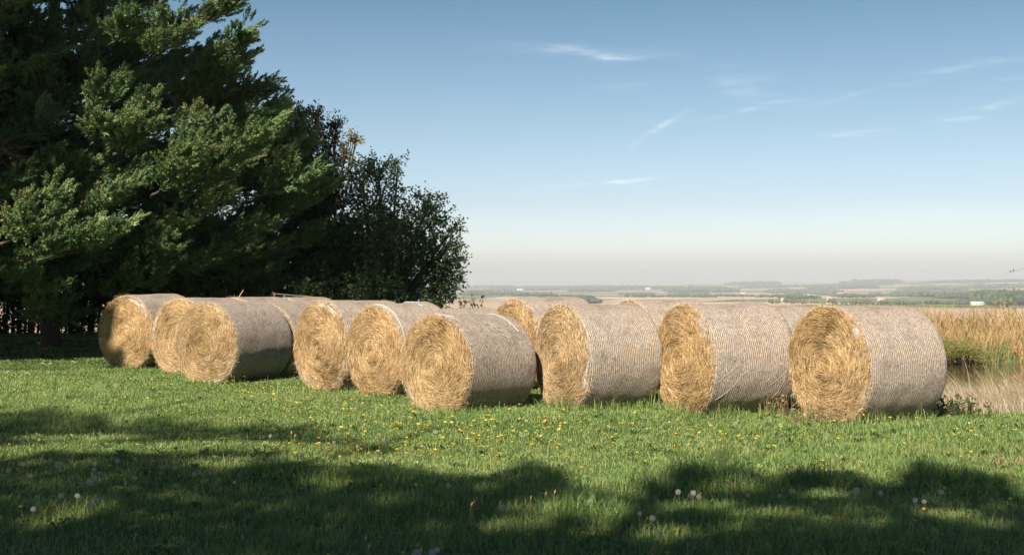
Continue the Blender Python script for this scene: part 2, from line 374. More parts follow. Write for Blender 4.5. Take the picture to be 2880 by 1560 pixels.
def make_bale(x, y, yawd, D, L, label, strands=5000, flare=0.0, seed=0, patch=None):
    strands = int(strands * 2.0)
    yaw = radians(yawd); R = D / 2 + .02; sink = .075
    d = np.array([sin(yaw), cos(yaw)])
    cx, cy = x + d[0] * L / 2, y + d[1] * L / 2
    z0 = float(gz(cx, cy)) - sink
    root = empty('hay_bale', (cx, cy, z0), -yaw)
    tag(root, label, 'hay bale', 'round hay bales set out in rows on the grass')
    BALES.append((cx, cy, yaw, R, L))
    rg = np.random.default_rng(100 + seed)
    w1, w2 = sines(seed * 3 + 1, 8, 1, 3), sines(seed * 3 + 2, 14, 4, 14)

    def rad(th, yy):
        P = np.stack([np.cos(th), np.sin(th), yy * 1.3], -1)
        s = 1 + flare * (yy / L + .5) + .015 * w1(P) + .0035 * w2(P * 2) - .02 * np.clip(np.abs(yy) / L * 2 - .72, 0, 1) ** 2 * 4
        return R * s

    def ring(th, yy, r):
        X = r * np.cos(th); Z = r * np.sin(th)
        Z = np.where(Z < -R + .10, -R + .10 + (Z + R - .10) * .3, Z)      # settled on its underside
        X = X * (1 + .025 * np.clip(-Z / R, 0, 1))
        return np.stack([X, yy + 0 * X, Z + R], -1)

    # net wrap with lips over both ends
    nt = 192; th = np.arange(nt) / nt * 2 * pi
    cr = .055
    prof = [(-L / 2 - .004, -.105), (-L / 2 - .004, -.075)] + [(-L / 2 + cr - cr * cos(a), -cr + cr * sin(a)) for a in np.linspace(.15, pi / 2, 5)]
    prof += [(yy, 0) for yy in np.linspace(-L / 2 + cr, L / 2 - cr, 34)[1:-1]]
    prof += [(L / 2 - cr + cr * sin(a), -cr + cr * cos(a)) for a in np.linspace(0, pi / 2 - .15, 5)] + [(L / 2 + .004, -.075), (L / 2 + .004, -.105)]
    lip = .018 * sines(seed + 40, 12, 3, 16)(np.stack([np.cos(th), np.sin(th), 0 * th], -1))
    rows = []
    for i, (yy, dr) in enumerate(prof):
        q = lip if i == 0 or i == len(prof) - 1 else 0
        rows.append(ring(th, yy, rad(th, np.full(nt, yy)) + dr + q))
    V = np.concatenate(rows); n = len(prof)
    i = np.arange(n - 1)[:, None] * nt; j = np.arange(nt)[None]; k = (j + 1) % nt
    g = Geo(); g.add(V, np.stack([i + j, i + k, i + nt + k, i + nt + j], -1).reshape(-1, 4))
    g.build('net_wrap', M['net'], root, True)

    # packed straw core: both end faces and the body under the net
    nr = 34; fb = sines(seed + 70, 16, 3, 9); fb2 = sines(seed + 90, 20, 14, 40)
    rows = []; fr = np.linspace(.012, 1, nr)

    def face_y(X, Z, rho):
        P = np.stack([X, Z, 0 * X], -1)
        return .016 * fb(P) * (1 - .6 * rho ** 6) + .006 * fb2(P) + .012 * np.sin(rho * 26 + 3 * np.arctan2(Z, X) * 0) * (1 - rho) - .045 * (1 - rho ** 2) + .02 * rho ** 8

    for sgn in (-1, 1):
        seq = fr if sgn < 0 else fr[::-1]
        for rho in seq:
            r = (rad(th, np.full(nt, sgn * L / 2)) - .022) * rho
            off = face_y(r * np.cos(th), r * np.sin(th), rho)
            rows.append(ring(th, sgn * (L / 2 - .0 - off), r))
    V = np.concatenate(rows); n = 2 * nr
    i = np.arange(n - 1)[:, None] * nt
    g = Geo(); g.add(V, np.stack([i + j, i + k, i + nt + k, i + nt + j], -1).reshape(-1, 4))
    g.add(V[:nt], [np.arange(nt)[::-1]]); g.add(V[-nt:], [np.arange(nt)])
    g.build('straw_core', M['core'], root, True)['hay_tone'] = (seed * .37) % 1.0

    # loose straw standing off the front end
    n = strands
    rho = np.sqrt(rg.uniform(.0, 1, n)) * .985; a = rg.uniform(0, 2 * pi, n)
    rr = rad(a, np.full(n, -L / 2)) * rho
    tang = a + pi / 2 + rg.normal(0, .26, n) + np.where(rg.uniform(size=n) < .13, rg.uniform(-1.5, 1.5, n), 0) + (.35 - rho) * .5
    ln_ = rg.uniform(.045, .15, n) * (1 - .3 * (rho < .3)); wd = rg.uniform(.0022, .0046, n)
    c0 = np.stack([rr * np.cos(a), rr * np.sin(a)], -1)
    tv = np.stack([np.cos(tang), np.sin(tang)], -1)
    inw = -c0 / (np.linalg.norm(c0, axis=1)[:, None] + .05)
    pts = []
    for s in (-.5, 0, .5):
        p = c0 + tv * (ln_ * s)[:, None] + inw * ((s * ln_) ** 2 / (2 * np.maximum(rr, .12)))[:, None]
        pts.append(p)
    lift = rg.uniform(.0, .014, n); tilt = rg.normal(0, .16, n) * ln_
    wn = rg.uniform(-1, 1, n)
    nrm = np.stack([-tv[:, 1], tv[:, 0]], -1)
    verts = np.zeros((n, 6, 3))
    for q, s in enumerate((-.5, 0, .5)):
        p = pts[q]; rh = np.hypot(p[:, 0], p[:, 1]) / R
        base = -(L / 2 - face_y(p[:, 0], p[:, 1], np.clip(rh, 0, 1))) - .004 - lift + tilt * s
        Zc = p[:, 1]; Zc = np.where(Zc < -R + .10, -R + .10 + (Zc + R - .10) * .3, Zc)
        w_ = wd * (.55 if q != 1 else 1)
        for e_, sg in enumerate((-1, 1)):
            verts[:, q * 2 + e_, 0] = p[:, 0] + sg * nrm[:, 0] * w_ * .5
            verts[:, q * 2 + e_, 2] = Zc + sg * nrm[:, 1] * w_ * .5 + R
            verts[:, q * 2 + e_, 1] = base + sg * wn * w_ * .5
    dk = sines(seed + 130, 10, 3, 8)(np.stack([c0[:, 0], c0[:, 1], 0 * a], -1)) + .5 * sines(seed + 131, 14, 9, 22)(np.stack([c0[:, 0], c0[:, 1], 0 * a], -1))
    rd = np.clip(rg.beta(3.2, 2.2, n) + .10 * rg.normal(size=n) - .20 * np.clip(dk - .55, 0, 1.4) - .36 * (rg.uniform(size=n) < .13), 0, 1)
    if patch:      # a damp brown spot on the end
        q_ = np.exp(-((c0[:, 0] - patch[0]) ** 2 + (c0[:, 1] - patch[1]) ** 2) / patch[2] ** 2)
        rd = np.clip(rd - q_ * rg.uniform(0, .5, n), 0, 1)
    fi = np.array([[0, 1, 3, 2], [2, 3, 5, 4]])
    g = Geo(); Fq = (np.arange(n)[:, None, None] * 6 + fi[None]).reshape(-1, 4)
    g.add(verts.reshape(-1, 3), Fq, np.repeat(rd, 6))
    # wisps poking out round the rim and off the net
    n2 = int(strands * .12) + 60
    a = rg.uniform(0, 2 * pi, n2); yy = np.where(rg.uniform(size=n2) < .6, -L / 2 + rg.uniform(-.01, .06, n2), rg.uniform(-L / 2, L / 2, n2))
    b0 = ring(a, yy, rad(a, yy) - .012)
    dirv = np.stack([np.cos(a) * .45 - np.sin(a) * rg.normal(0, .9, n2), rg.normal(-.15, .6, n2), np.sin(a) * .45 + np.cos(a) * rg.normal(0, .9, n2)], -1)
    dirv = unit(dirv); le = rg.uniform(.02, .085, n2) * np.where(yy < -L / 2 + .06, 1.2, .6)
    sd = unit(np.cross(dirv, rg.normal(size=(n2, 3)))) * .002
    tri = np.stack([b0 - sd, b0 + sd, b0 + dirv * le[:, None]], 1)
    ok = b0[:, 2] > .12
    tri = tri[ok]; m_ = len(tri)
    g.add(tri.reshape(-1, 3), np.arange(m_ * 3).reshape(-1, 3), np.repeat(rg.uniform(.45, 1, m_), 3))
    g.build('loose_straw', M['straw'], root)['hay_tone'] = (seed * .37) % 1.0
    return root, rad, ring


def rim_curve(rad, ring, L, yy, a0, a1, n=14, out=.008, wob=.012, seed=0):
    rg = np.random.default_rng(seed)
    a = np.linspace(a0, a1, n); y_ = yy + rg.normal(0, wob, n)
    return ring(a, y_, rad(a, y_) + out)


b1 = make_bale(-7.09, 21.6, 28.6, 1.385, 1.25, 'round hay bale leftmost in the row, its end half in tree shadow', 4200, seed=1)
b2 = make_bale(-5.74, 20.29, 30, 1.342, 1.25, 'hay bale second from the left, its end partly hidden by the bale in front', 4200, seed=2)
b3 = make_bale(-4.87, 18.67, 29.7, 1.305, 1.36, 'hay bale third from the left with its grey net side dark underneath', 5200, seed=3)
b4 = make_bale(-2.85, 17.5, 45.8, 1.363, 1.3, 'hay bale fourth from the left with a brown patch in the middle of its end', 5200, seed=4, patch=(.04, .02, .17))
b5 = make_bale(-1.944, 16.57, 46.5, 1.296, .95, 'hay bale with a pale blue net strip down its right rim, humped net top', 5200, flare=.075, seed=5)
b6 = make_bale(-.939, 14.34, 43.1, 1.214, 1.2, 'low bright hay bale at the centre with torn net and a blue strand on top', 6500, seed=6, patch=(-.14, .33, .12))
b7 = make_bale(.607, 14.71, 62.2, 1.333, 1.1, 'hay bale right of the torn one, a tall green weed before its net side', 6500, seed=7)
b8 = make_bale(2.061, 14.27, 67.1, 1.355, 1.19, 'hay bale second from the right with brown dry weeds along its side', 6500, seed=8)
b9 = make_bale(3.595, 13.45, 63.9, 1.341, 1.16, 'largest hay bale at the right end of the row, beside the pond', 7000, seed=9)
# the bales standing behind, seen over and between the front ones
k1 = make_bale(-5.08, 21.42, 30, 1.34, 1.25, 'back hay bale end to end behind the second bale, straw gap at its near end', 1800, seed=10)
k2 = make_bale(-4.42, 22.56, 30, 1.34, 1.25, 'back hay bale farthest along the left line, below the dull pipe', 1800, seed=11)
k3 = make_bale(-4.17, 19.90, 29.7, 1.29, 1.25, 'back hay bale behind a dark gap at the end of the third bale', 1800, seed=12)
k5 = make_bale(-1.18, 17.5, 52, 1.21, 1.25, 'back hay bale of which a thin pale top strip shows below two small shrubs', 1500, seed=13)
k6 = make_bale(.02, 17.6, 56, 1.36, 1.2, 'back hay bale with golden end peeping out right of the torn centre bale', 3200, seed=14)
k7 = make_bale(1.75, 17.6, 62, 1.34, 1.2, 'back hay bale rising with a dark straw tip behind the two bales right of centre', 3200, seed=15)
k8 = make_bale(3.5, 18.0, 64, 1.25, 1.22, 'back hay bale showing only a grey net strip left of the largest bale', 1500, seed=16)


def strip(root_pack, L, pts, w, mat, name='net_strip', r=.6):
    g = Geo()
    pts = np.asarray(pts)
    tube(g, pts, w, 5, r)
    return g.build(name, mat, root_pack[0], True)


# pale blue net strips and frayed strands, parts of their bales
strip(b5, .95, rim_curve(b5[1], b5[2], .95, -.42, 1.75, .25, 20, .006, .008, 1), np.interp(np.linspace(0, 1, 20), [0, .3, 1], [.008, .012, .003]), M['twine'])
strip(b5, .95, rim_curve(b5[1], b5[2], .95, .16, 1.75, 1.15, 8, .01, .03, 2), .008, M['twine'])
strip(b6, 1.2, rim_curve(b6[1], b6[2], 1.2, -.5, 2.0, 1.15, 12, .004, .02, 3), .005, M['twine'])
strip(b6, 1.2, rim_curve(b6[1], b6[2], 1.2, .40, 1.7, .75, 12, .002, .012, 4), .0055, M['twine'])
strip(b7, 1.1, rim_curve(b7[1], b7[2], 1.1, -.53, 1.0, -.1, 12, .001, .006, 5), .004, M['twine'])
rg = np.random.default_rng(77)
g = Geo()
for q in range(9):      # torn flap of net on the centre bale
    y_ = np.linspace(-.1, .22, 7) + rg.normal(0, .02, 7); a_ = np.linspace(1.0, .62, 7) + rg.normal(0, .05) + rg.normal(0, .03, 7)
    tube(g, b6[2](a_, y_, b6[1](a_, y_) + rg.uniform(.004, .016)), .004, 4, rg.uniform(0, 1))
g.build('torn_net', M['netfray'], b6[0], True)
g = Geo()
for q in range(12):     # frayed strands at the top of the centre bale
    a_ = np.linspace(1.5, 1.2, 5) + rg.normal(0, .08, 5); y_ = -.57 + np.linspace(-.03, .1, 5) * rg.uniform(-.6, 1) + rg.normal(0, .012, 5)
    tube(g, b6[2](a_, y_, b6[1](a_, y_) + rg.uniform(0, .02, 5) - .01), .004, 4, rg.uniform(0, 1))
g.build('frayed_net', M['netfray'], b6[0], True)
g = Geo()
for q in range(15):     # broken strands sagging down the side of the second bale from the right
    y0 = rg.uniform(-.5, .5); a0 = rg.uniform(-.35, .15); n = 9
    a_ = a0 - np.linspace(0, rg.uniform(.2, .5), n); y_ = y0 + .03 * np.sin(np.linspace(0, rg.uniform(2, 6), n)) + np.linspace(0, rg.normal(0, .14), n)
    y_ = np.clip(y_, -.55, .55)
    tube(g, b8[2](a_, y_, b8[1](a_, y_) + .004), .0022, 4, rg.uniform(0, 1))
g.build('broken_net', M['netfray'], b8[0], True)

# ------------------------------------------------------------------ cypress trees
PLUMES, SUNNY = [], []


def ac(P):
    a = P[..., 0] * -SUN_AZ[1] + P[..., 1] * SUN_AZ[0]
    s = -(P[..., 0] * SUN_AZ[0] + P[..., 1] * SUN_AZ[1])
    return a, P[..., 2] + math.tan(SUN_EL) * s


GR = .16
TEMPL = []
for kk in range(6):
    r_ = np.random.default_rng(500 + kk); tr = []
    for c_ in range(17):
        t0 = (c_ + r_.uniform(0, 1)) / 17; side = r_.uniform(0, 2 * pi)
        ang = r_.uniform(.4, .75) * (1 - .45 * t0); ll = (.34 * (1 - t0) ** .8 + .10) * r_.uniform(.7, 1.15)
        dv = np.array([cos(ang), sin(ang) * cos(side), sin(ang) * sin(side) * .6])
        for s in np.linspace(.15, 1, 4):
            p = np.array([t0 * .9, 0, 0]) + dv * ll * s
            lv = unit(dv + r_.normal(0, .42, 3) + np.array([.2, 0, 0]))
            w_ = unit(np.cross(lv, np.array([.15, dv[1], dv[2]]) + r_.normal(0, .12, 3))) * .042
            tr.append([p - w_, p + w_, p + lv * r_.uniform(.15, .26)])
    TEMPL.append(np.array(tr))


def emit_plumes(g, pos, dirs, size, rv, prng):
    for kk in range(6):
        s = np.arange(len(pos)) % 6 == kk
        if not s.any(): continue
        T = TEMPL[kk]; nt = len(T)
        Rm = frames(dirs[s], prng.uniform(0, 2 * pi, s.sum()))
        V = np.einsum('pij,qj->pqi', Rm, T.reshape(-1, 3)) * size[s][:, None, None] + pos[s][:, None, :]
        n = V.shape[0] * nt
        rr = np.clip(np.repeat(rv[s], nt) + prng.normal(0, .16, n), 0, 1)
        g.add(V.reshape(-1, 3), np.arange(n * 3).reshape(-1, 3), np.repeat(rr, 3))


def grow_limb(pr, P, h, side, Lr, ns, coarse, pos, dr, sz, rv, slk=1.0):
    """compact flame-shaped sprays set along a limb"""
    tt = np.linspace(0, 1, len(P)); wind = np.array([.42, -.05, 0])
    for s_ in range(ns):
        f = .30 + .70 * (s_ + pr.uniform(0, 1)) / ns
        b = np.array([np.interp(f, tt, P[:, c]) for c in range(3)])
        sg = 1 if s_ % 2 else -1
        spread = pr.uniform(.2, .8)
        sd = unit(h * cos(spread) + side * sg * sin(spread) + wind + np.array([0, 0, pr.uniform(.0, .5)]))
        sl = (.16 * Lr * (1 - f) + pr.uniform(.6, 1.15)) * slk
        nq = int(max(5, sl / .045 / coarse)); tone = pr.beta(2.4, 2.6)
        rad = .15 * sl + .05
        e_ = np.sort(pr.uniform(0, 1, nq)) ** .9
        w = rad * np.sin(np.clip(e_ * .86 + .14, 0, 1) * pi) ** .8
        ang = pr.uniform(0, 2 * pi, nq); rr = np.sqrt(pr.uniform(.1, 1, nq)) * w
        n1 = unit(np.cross(sd, [0, 0, 1.])); n2 = np.cross(n1, sd)
        off = n1 * (rr * np.cos(ang))[:, None] * 1.25 + n2 * (rr * np.sin(ang))[:, None] * .5
        pp = b + sd * (sl * e_)[:, None] + np.array([0, 0, .20 * sl]) * (e_ ** 2)[:, None] + off
        dd = unit(sd * 1.0 + np.array([0, 0, .28]) + off / (rad + .02) * .55 + pr.normal(0, .16, (nq, 3)))
        pos.extend(pp); dr.extend(dd); sz.extend(pr.uniform(.20, .34, nq) * coarse ** .7 * (1.12 - .3 * e_)); rv.extend(np.clip(tone + pr.normal(0, .13, nq), 0, 1))
    for w_ in range(6):
        pos.append(P[-1] + pr.normal(0, .05, 3)); dr.append(unit(unit(P[-1] - P[-3]) + pr.normal(0, .3, 3))); sz.append(pr.uniform(.28, .4)); rv.append(pr.beta(2.2, 2.4))


def cypress(x, y, Ht, r_of_z, zmin, nlimb, label, seed, zdetail=9.5, azr=None, tips=(), fill=()):
    pr = np.random.default_rng(seed)
    z0 = float(gz(x, y)); root = empty('cypress_tree', (x, y, z0))
    tag(root, label, 'tree', 'dark cypress trees of the windbreak')
    n_reg = 10 ** 9; tg = Geo(); zz = np.linspace(0, Ht * .95, 12)
    tube(tg, np.stack([.12 * np.sin(zz * .6 + seed), .12 * np.cos(zz * .5 + seed), zz - .1], -1), np.linspace(.25, .04, 12), 10, .3)
    pos, dr, sz, rv = [], [], [], []
    for q in range(nlimb):
        zb = zmin + (Ht - zmin) * ((q + pr.uniform(0, 1)) / nlimb) ** 1.15
        if zb > zdetail and pr.uniform() < .45: continue
        az = q * 2.39996 + pr.normal(0, .35)
        if azr is not None and pr.uniform() < .72: az = pr.uniform(*azr)
        Lr = r_of_z(zb) * pr.uniform(.72, 1.06)
        h = np.array([cos(az), sin(az), 0.])
        el0 = pr.uniform(-.08, .12); curve = pr.uniform(.08, .30)
        tt = np.linspace(0, 1, 9)
        P = np.array([0, 0, zb * .94])[None] + Lr * (tt[:, None] * h[None]) + np.stack([0 * tt, 0 * tt, Lr * (tt * el0 + curve * .6 * tt ** 2.4 - .12 * np.sin(tt * pi))], -1)
        P += np.cumsum(pr.normal(0, .035, (9, 3)), 0)
        tube(tg, P, np.linspace(.06, .008, 9) * (Lr / 5 + .3), 5, .6, False)
        side = np.array([-h[1], h[0], 0])
        ns = int(4 + Lr * 1.5)
        coarse = 1.7 if zb > zdetail else 1.0
        grow_limb(pr, P, h, side, Lr, ns, coarse, pos, dr, sz, rv)
    for qi, (tu, tv, tY, ll) in enumerate(list(fill) + list(tips)):
        if qi == len(fill): n_reg = len(pos)          # branches that stand out into the sun
        tipw = at(tu, tv, tY) - np.array([x, y, z0]); hh = tipw * np.array([1, 1, 0]); Ld = np.linalg.norm(hh); h = unit(hh)
        st = np.array([h[0] * max(.3, Ld - ll), h[1] * max(.3, Ld - ll), tipw[2] - .28 * ll])
        tt = np.linspace(0, 1, 9)[:, None]
        P = st * (1 - tt) + tipw * tt - np.array([0, 0, .10 * ll]) * np.sin(tt * pi); P += np.cumsum(pr.normal(0, .02, (9, 3)), 0)
        tube(tg, P, np.linspace(.04, .008, 9), 5, .6, False)
        hx = unit(tipw - st)
        grow_limb(pr, P, hx, unit(np.cross([0, 0, 1.], hx)), ll, int(5 + ll * 3.4), 1.0, pos, dr, sz, rv, .85)
    pos = np.array(pos); is_tip = np.arange(len(pos)) >= n_reg
    if is_tip.any():       # plumes sunward of the outstanding branches are cut away so sunlight reaches them
        W = pos + np.array([x, y, z0]); a_, c_ = ac(W); s_ = -(W[:, 0] * SUN_AZ[0] + W[:, 1] * SUN_AZ[1])
        ia, ic = np.round(a_ / GR).astype(int), np.round(c_ / GR).astype(int); far_s = {}
        for q in np.nonzero(is_tip)[0]:
            for da in (-2, -1, 0, 1, 2):
                for dc in (-1, 0, 1, 2):
                    k = (ia[q] + da, ic[q] + dc); far_s[k] = max(far_s.get(k, -1e9), s_[q])
        keep = np.array([is_tip[q] or s_[q] > far_s.get((ia[q], ic[q]), -1e9) - .1 for q in range(len(pos))])
        SUNNY.append(W[is_tip])
        pos = pos[keep]; dr = np.array(dr)[keep]; sz = np.array(sz)[keep]; rv = np.array(rv)[keep]
    dr = np.array(dr); sz = np.array(sz); rv = np.array(rv)
    g = Geo(); emit_plumes(g, pos, dr, sz, rv, pr)
    g.build('crown', M['cypress'], root)
    tg.build('trunk', M['bark'], root, True)
    PLUMES.append(pos + dr * sz[:, None] * .5 + np.array([x, y, z0]))
    return root


def prof(zs, rs): return lambda z: float(np.interp(z, zs, rs))


TIPS_A = [(650, 346, 24.2, 1.5), (480, 322, 24.0, 1.3), (330, 332, 23.6, 1.2), (245, 316, 23.4, 1.0), (560, 378, 24.0, 1.4), (460, 380, 23.8, 1.2), (545, 436, 24.2, 1.2), (430, 446, 23.6, 1.1),
          (712, 446, 25.0, 1.1), (425, 78, 24.6, 1.2), (405, 115, 24.4, .9), (300, 60, 24.2, .9), (590, 100, 26.4, 1.0), (560, 24, 26.6, 1.0), (235, 240, 24.0, .8), (340, 288, 24.0, .8)]
FILL_A = [(600, 215, 27.2, 2.4), (640, 228, 27.6, 2.4), (668, 262, 27.4, 2.4), (690, 300, 28.0, 2.6), (720, 345, 27.6, 2.4), (745, 385, 28.2, 2.4), (560, 190, 26.8, 2.2), (620, 285, 26.6, 2.2), (770, 440, 28.6, 2.4), (690, 400, 27.2, 2.2), (520, 160, 26.4, 2.0), (800, 500, 28.6, 2.4), (600, 165, 27.8, 2.0)]
TIPS_B = [(85, 505, 22.2, 1.3), (268, 508, 22.6, 1.0), (258, 596, 22.4, 1.2), (150, 605, 22.2, 1.1), (70, 580, 22.0, 1.0)]
cyA = cypress(-11.8, 30.0, 15.0, prof([0, 2.4, 3.8, 5.4, 7.6, 15], [6.7, 6.9, 5.9, 4.2, 4.3, .5]), 1.6, 195, 'big dark cypress with sunlit plumes standing behind the left bales', 21, azr=(-2.6, .5), tips=TIPS_A, fill=FILL_A)
cyB = cypress(-15.4, 25.4, 14.0, prof([0, 2, 4, 6, 14], [6.4, 6.9, 6.2, 5.2, .5]), 1.8, 140, 'near cypress at the left edge reaching bright low branches inward', 22, azr=(-1.7, .6), tips=TIPS_B)
cyC = cypress(-7.0, 32.4, 5.6, prof([0, 1.5, 3, 4.3, 5.6], [2.8, 2.9, 2.5, 1.4, .3]), 1.0, 60, 'shaded cypress right of the big one, low branches ending at the broadleaf trees', 23, azr=(-2.4, .6))
cyD = cypress(-17.5, 35.0, 14.0, prof([0, 3, 6, 12], [6.5, 6.8, 5.8, .5]), 1.2, 110, 'hindmost cypress glimpsed in the gaps near the upper left corner', 24, azr=(-2.4, 0))

# bare dead twigs at the left edge, part of the near cypress
g = Geo(); pr = np.random.default_rng(3)
for q in range(13):
    p0 = at(-25 + pr.uniform(-10, 10), 385 + pr.uniform(-25, 25), 23.6) - np.array(cyB.location)
    p1 = at(pr.uniform(40, 115), 350 + pr.uniform(-15, 85), 23.6 + pr.normal(0, .3)) - np.array(cyB.location)
    tt = np.linspace(0, 1, 7)[:, None]
    P = p0 * (1 - tt) + p1 * tt + np.array([0, 0, .10]) * np.sin(tt * pi) * pr.normal(0, 1) + np.cumsum(pr.normal(0, .012, (7, 3)), 0)
    tube(g, P, np.linspace(.012, .003, 7), 4, pr.uniform(0, 1), False)
g.build('dead_branch', M['weed'], cyB, True)

# ------------------------------------------------------------------ broadleaf trees
LEAFPTS = []


def leaf_cloud(g, cen, rad, n, size, prng, rlo=0., rhi=1., up=.3):
    """leaves clustered along twigs inside a lumpy ball"""
    ntw = max(4, n // 14)
    d = unit(prng.normal(size=(ntw, 3))); rr = prng.uniform(.25, 1.02, ntw) ** .6
    base = cen + d * (rad * rr)[:, None] * np.array([1, 1, .92])
    td = unit(d + prng.normal(0, .5, (ntw, 3)) + np.array([0, 0, up]))
    k = 14
    s = prng.uniform(-.5, .5, (ntw, k)) * prng.uniform(.25, .5, (ntw, 1))
    P = (base[:, None] + td[:, None] * s[..., None] + prng.normal(0, .035, (ntw, k, 3))).reshape(-1, 3)
    m_ = len(P)
    a = unit(np.repeat(td, k, 0) * .6 + prng.normal(0, .8, (m_, 3))); b = unit(np.cross(a, prng.normal(size=(m_, 3))))
    sz = size * prng.uniform(.6, 1.25, m_)[:, None]
    V = np.stack([P, P + a * sz * .5 + b * sz * .3, P + a * sz, P + a * sz * .5 - b * sz * .3], 1)
    g.add(V.reshape(-1, 3), np.arange(m_ * 4).reshape(-1, 4), np.repeat(np.clip(prng.uniform(rlo, rhi, m_), 0, 1), 4))
    return base, td


def broadleaf(name, label, x, y, lumps, Y, seed, mat, group, dens=1.0):
    pr = np.random.default_rng(seed); z0 = float(gz(x, y)); root = empty(name, (x, y, z0)); o3 = np.array([x, y, z0])
    tag(root, label, 'tree', group)
    g, tg = Geo(), Geo()
    fork = np.array([.05, 0, .9])
    tube(tg, np.array([[0, 0, -.1], [.03, .02, .4], fork]), [.2, .17, .14], 8, .3)
    for L_ in lumps:
        u, v, rpx = L_[:3]; hi = L_[3] if len(L_) > 3 else .82; dn = L_[4] if len(L_) > 4 else 1.0; lo = L_[5] if len(L_) > 5 else 0.
        c = at(u, v, Y + pr.normal(0, .45)) - o3; r = rpx * K25 / F_PX * Y
        n = int(2700 * dens * dn * max(r, .3) ** 1.7)
        base, td = leaf_cloud(g, c, r, n, .085, pr, lo, hi)
        LEAFPTS.append(base + o3)
        tt = np.linspace(0, 1, 6)[:, None]
        tube(tg, fork * (1 - tt) + c * tt + np.array([0, 0, -.2]) * np.sin(tt * pi) + np.cumsum(pr.normal(0, .03, (6, 3)), 0), np.linspace(.07, .02, 6), 5, .5, False)
        for b_ in base[::7]:
            tube(tg, np.array([c * .8 + fork * .2, (c + b_) / 2 + pr.normal(0, .05, 3), b_]), [.015, .009, .004], 4, .5, False)
    g.build('crown', M[mat], root); tg.build('trunk', M['bark'], root, True)
    return root


broadleaf('oak_tree', 'dark leafy oak at the right end of the tree group, edge against the sky', -3.3, 30,
          [(950, 490, 80), (905, 565, 95), (1000, 570, 100), (1068, 560, 70), (1095, 640, 75), (1010, 680, 110), (900, 690, 110), (1125, 715, 42), (945, 420, 38), (995, 415, 26, .85, .6),
           (1085, 505, 38, .95, .8, .3), (1140, 610, 36, .95, .7), (1145, 655, 26, .95, .7), (905, 440, 45), (1150, 570, 16, .9, .6), (1130, 680, 40), (960, 610, 90), (1060, 700, 80), (1100, 740, 55), (830, 720, 80), (930, 742, 60), (1000, 748, 60), (860, 745, 60), (965, 715, 70)], 30, 31, 'oak', 'broadleaf trees right of the cypresses')
broadleaf('oak_tree', 'taller thin broadleaf tree with yellowing top leaves behind the dark oak', -5.3, 32.2,
          [(775, 325, 52, .6), (735, 285, 34, .75, .8), (722, 258, 14, 1, .6, .5), (820, 395, 62, .55, .8), (800, 480, 70, .5), (868, 372, 30, 1, .45, .5), (890, 350, 12, 1, .5, .55), (825, 335, 34, .75, .7), (845, 312, 16, .5, .5),
           (795, 285, 20, .5, .6), (800, 600, 90, .5), (745, 440, 70, .5), (850, 470, 50, .6, .7)], 32.2, 32, 'oakyellow', 'broadleaf trees right of the cypresses', 1.5)

# dark hedge closing the view under the cypress branches
g, tg = Geo(), Geo(); pr = np.random.default_rng(41)
hr = empty('hedge', (-13.0, 38.2, float(gz(-13.0, 38.2))))
tag(hr, 'dark hedge behind the cypress trunks, small gaps of daylight through it', 'hedge')
for q in range(420):
    c = np.array([pr.uniform(-6.5, 9.8), pr.uniform(-.9, .9), pr.uniform(.15, 3.4)])
    base, td = leaf_cloud(g, c, pr.uniform(.4, .7), 300, .10, pr, 0, .4)
    LEAFPTS.append(base + np.array(hr.location))
    if q % 3 == 0: tube(tg, np.array([[c[0], c[1], -.1], [c[0] + .05, c[1], c[2] * .5], c]), [.05, .04, .015], 5, .3)
g.build('foliage', M['oak'], hr); tg.build('stem', M['bark'], hr, True)

# two small leafy shrubs seen over the bales, and the sapling by the reeds
def leafy_shoot(name, label, cat, base, top_pts, nleaf, mat, seed, size=.07, group=None, spread=.12):
    pr = np.random.default_rng(seed); root = empty(name, base); tag(root, label, cat, group); b0 = np.array(base)
    g, tg = Geo(), Geo()
    for tp in top_pts:
        p1 = np.array(tp) - b0; tt = np.linspace(0, 1, 7)[:, None]
        P = p1 * tt + np.array([pr.normal(0, .06), pr.normal(0, .06), 0]) * np.sin(tt * pi)
        tube(tg, P, np.linspace(.012, .003, 7), 5, .6, False)
        f = pr.uniform(.25, 1, nleaf)[:, None]
        C = p1 * f + pr.normal(0, spread, (nleaf, 3)) * (1.15 - f)
        a = unit(pr.normal(0, 1, (nleaf, 3)) + np.array([0, 0, .4])); b = unit(np.cross(a, pr.normal(size=(nleaf, 3)))); s = size * pr.uniform(.6, 1.2, (nleaf, 1))
        V = np.stack([C, C + a * s * .5 + b * s * .28, C + a * s, C + a * s * .5 - b * s * .28], 1)
        g.add(V.reshape(-1, 3), np.arange(nleaf * 4).reshape(-1, 4), np.repeat(pr.uniform(0, 1, nleaf), 4))
    g.build('foliage', M[mat], root); tg.build('stem', M['bark'], root, True)
    return root


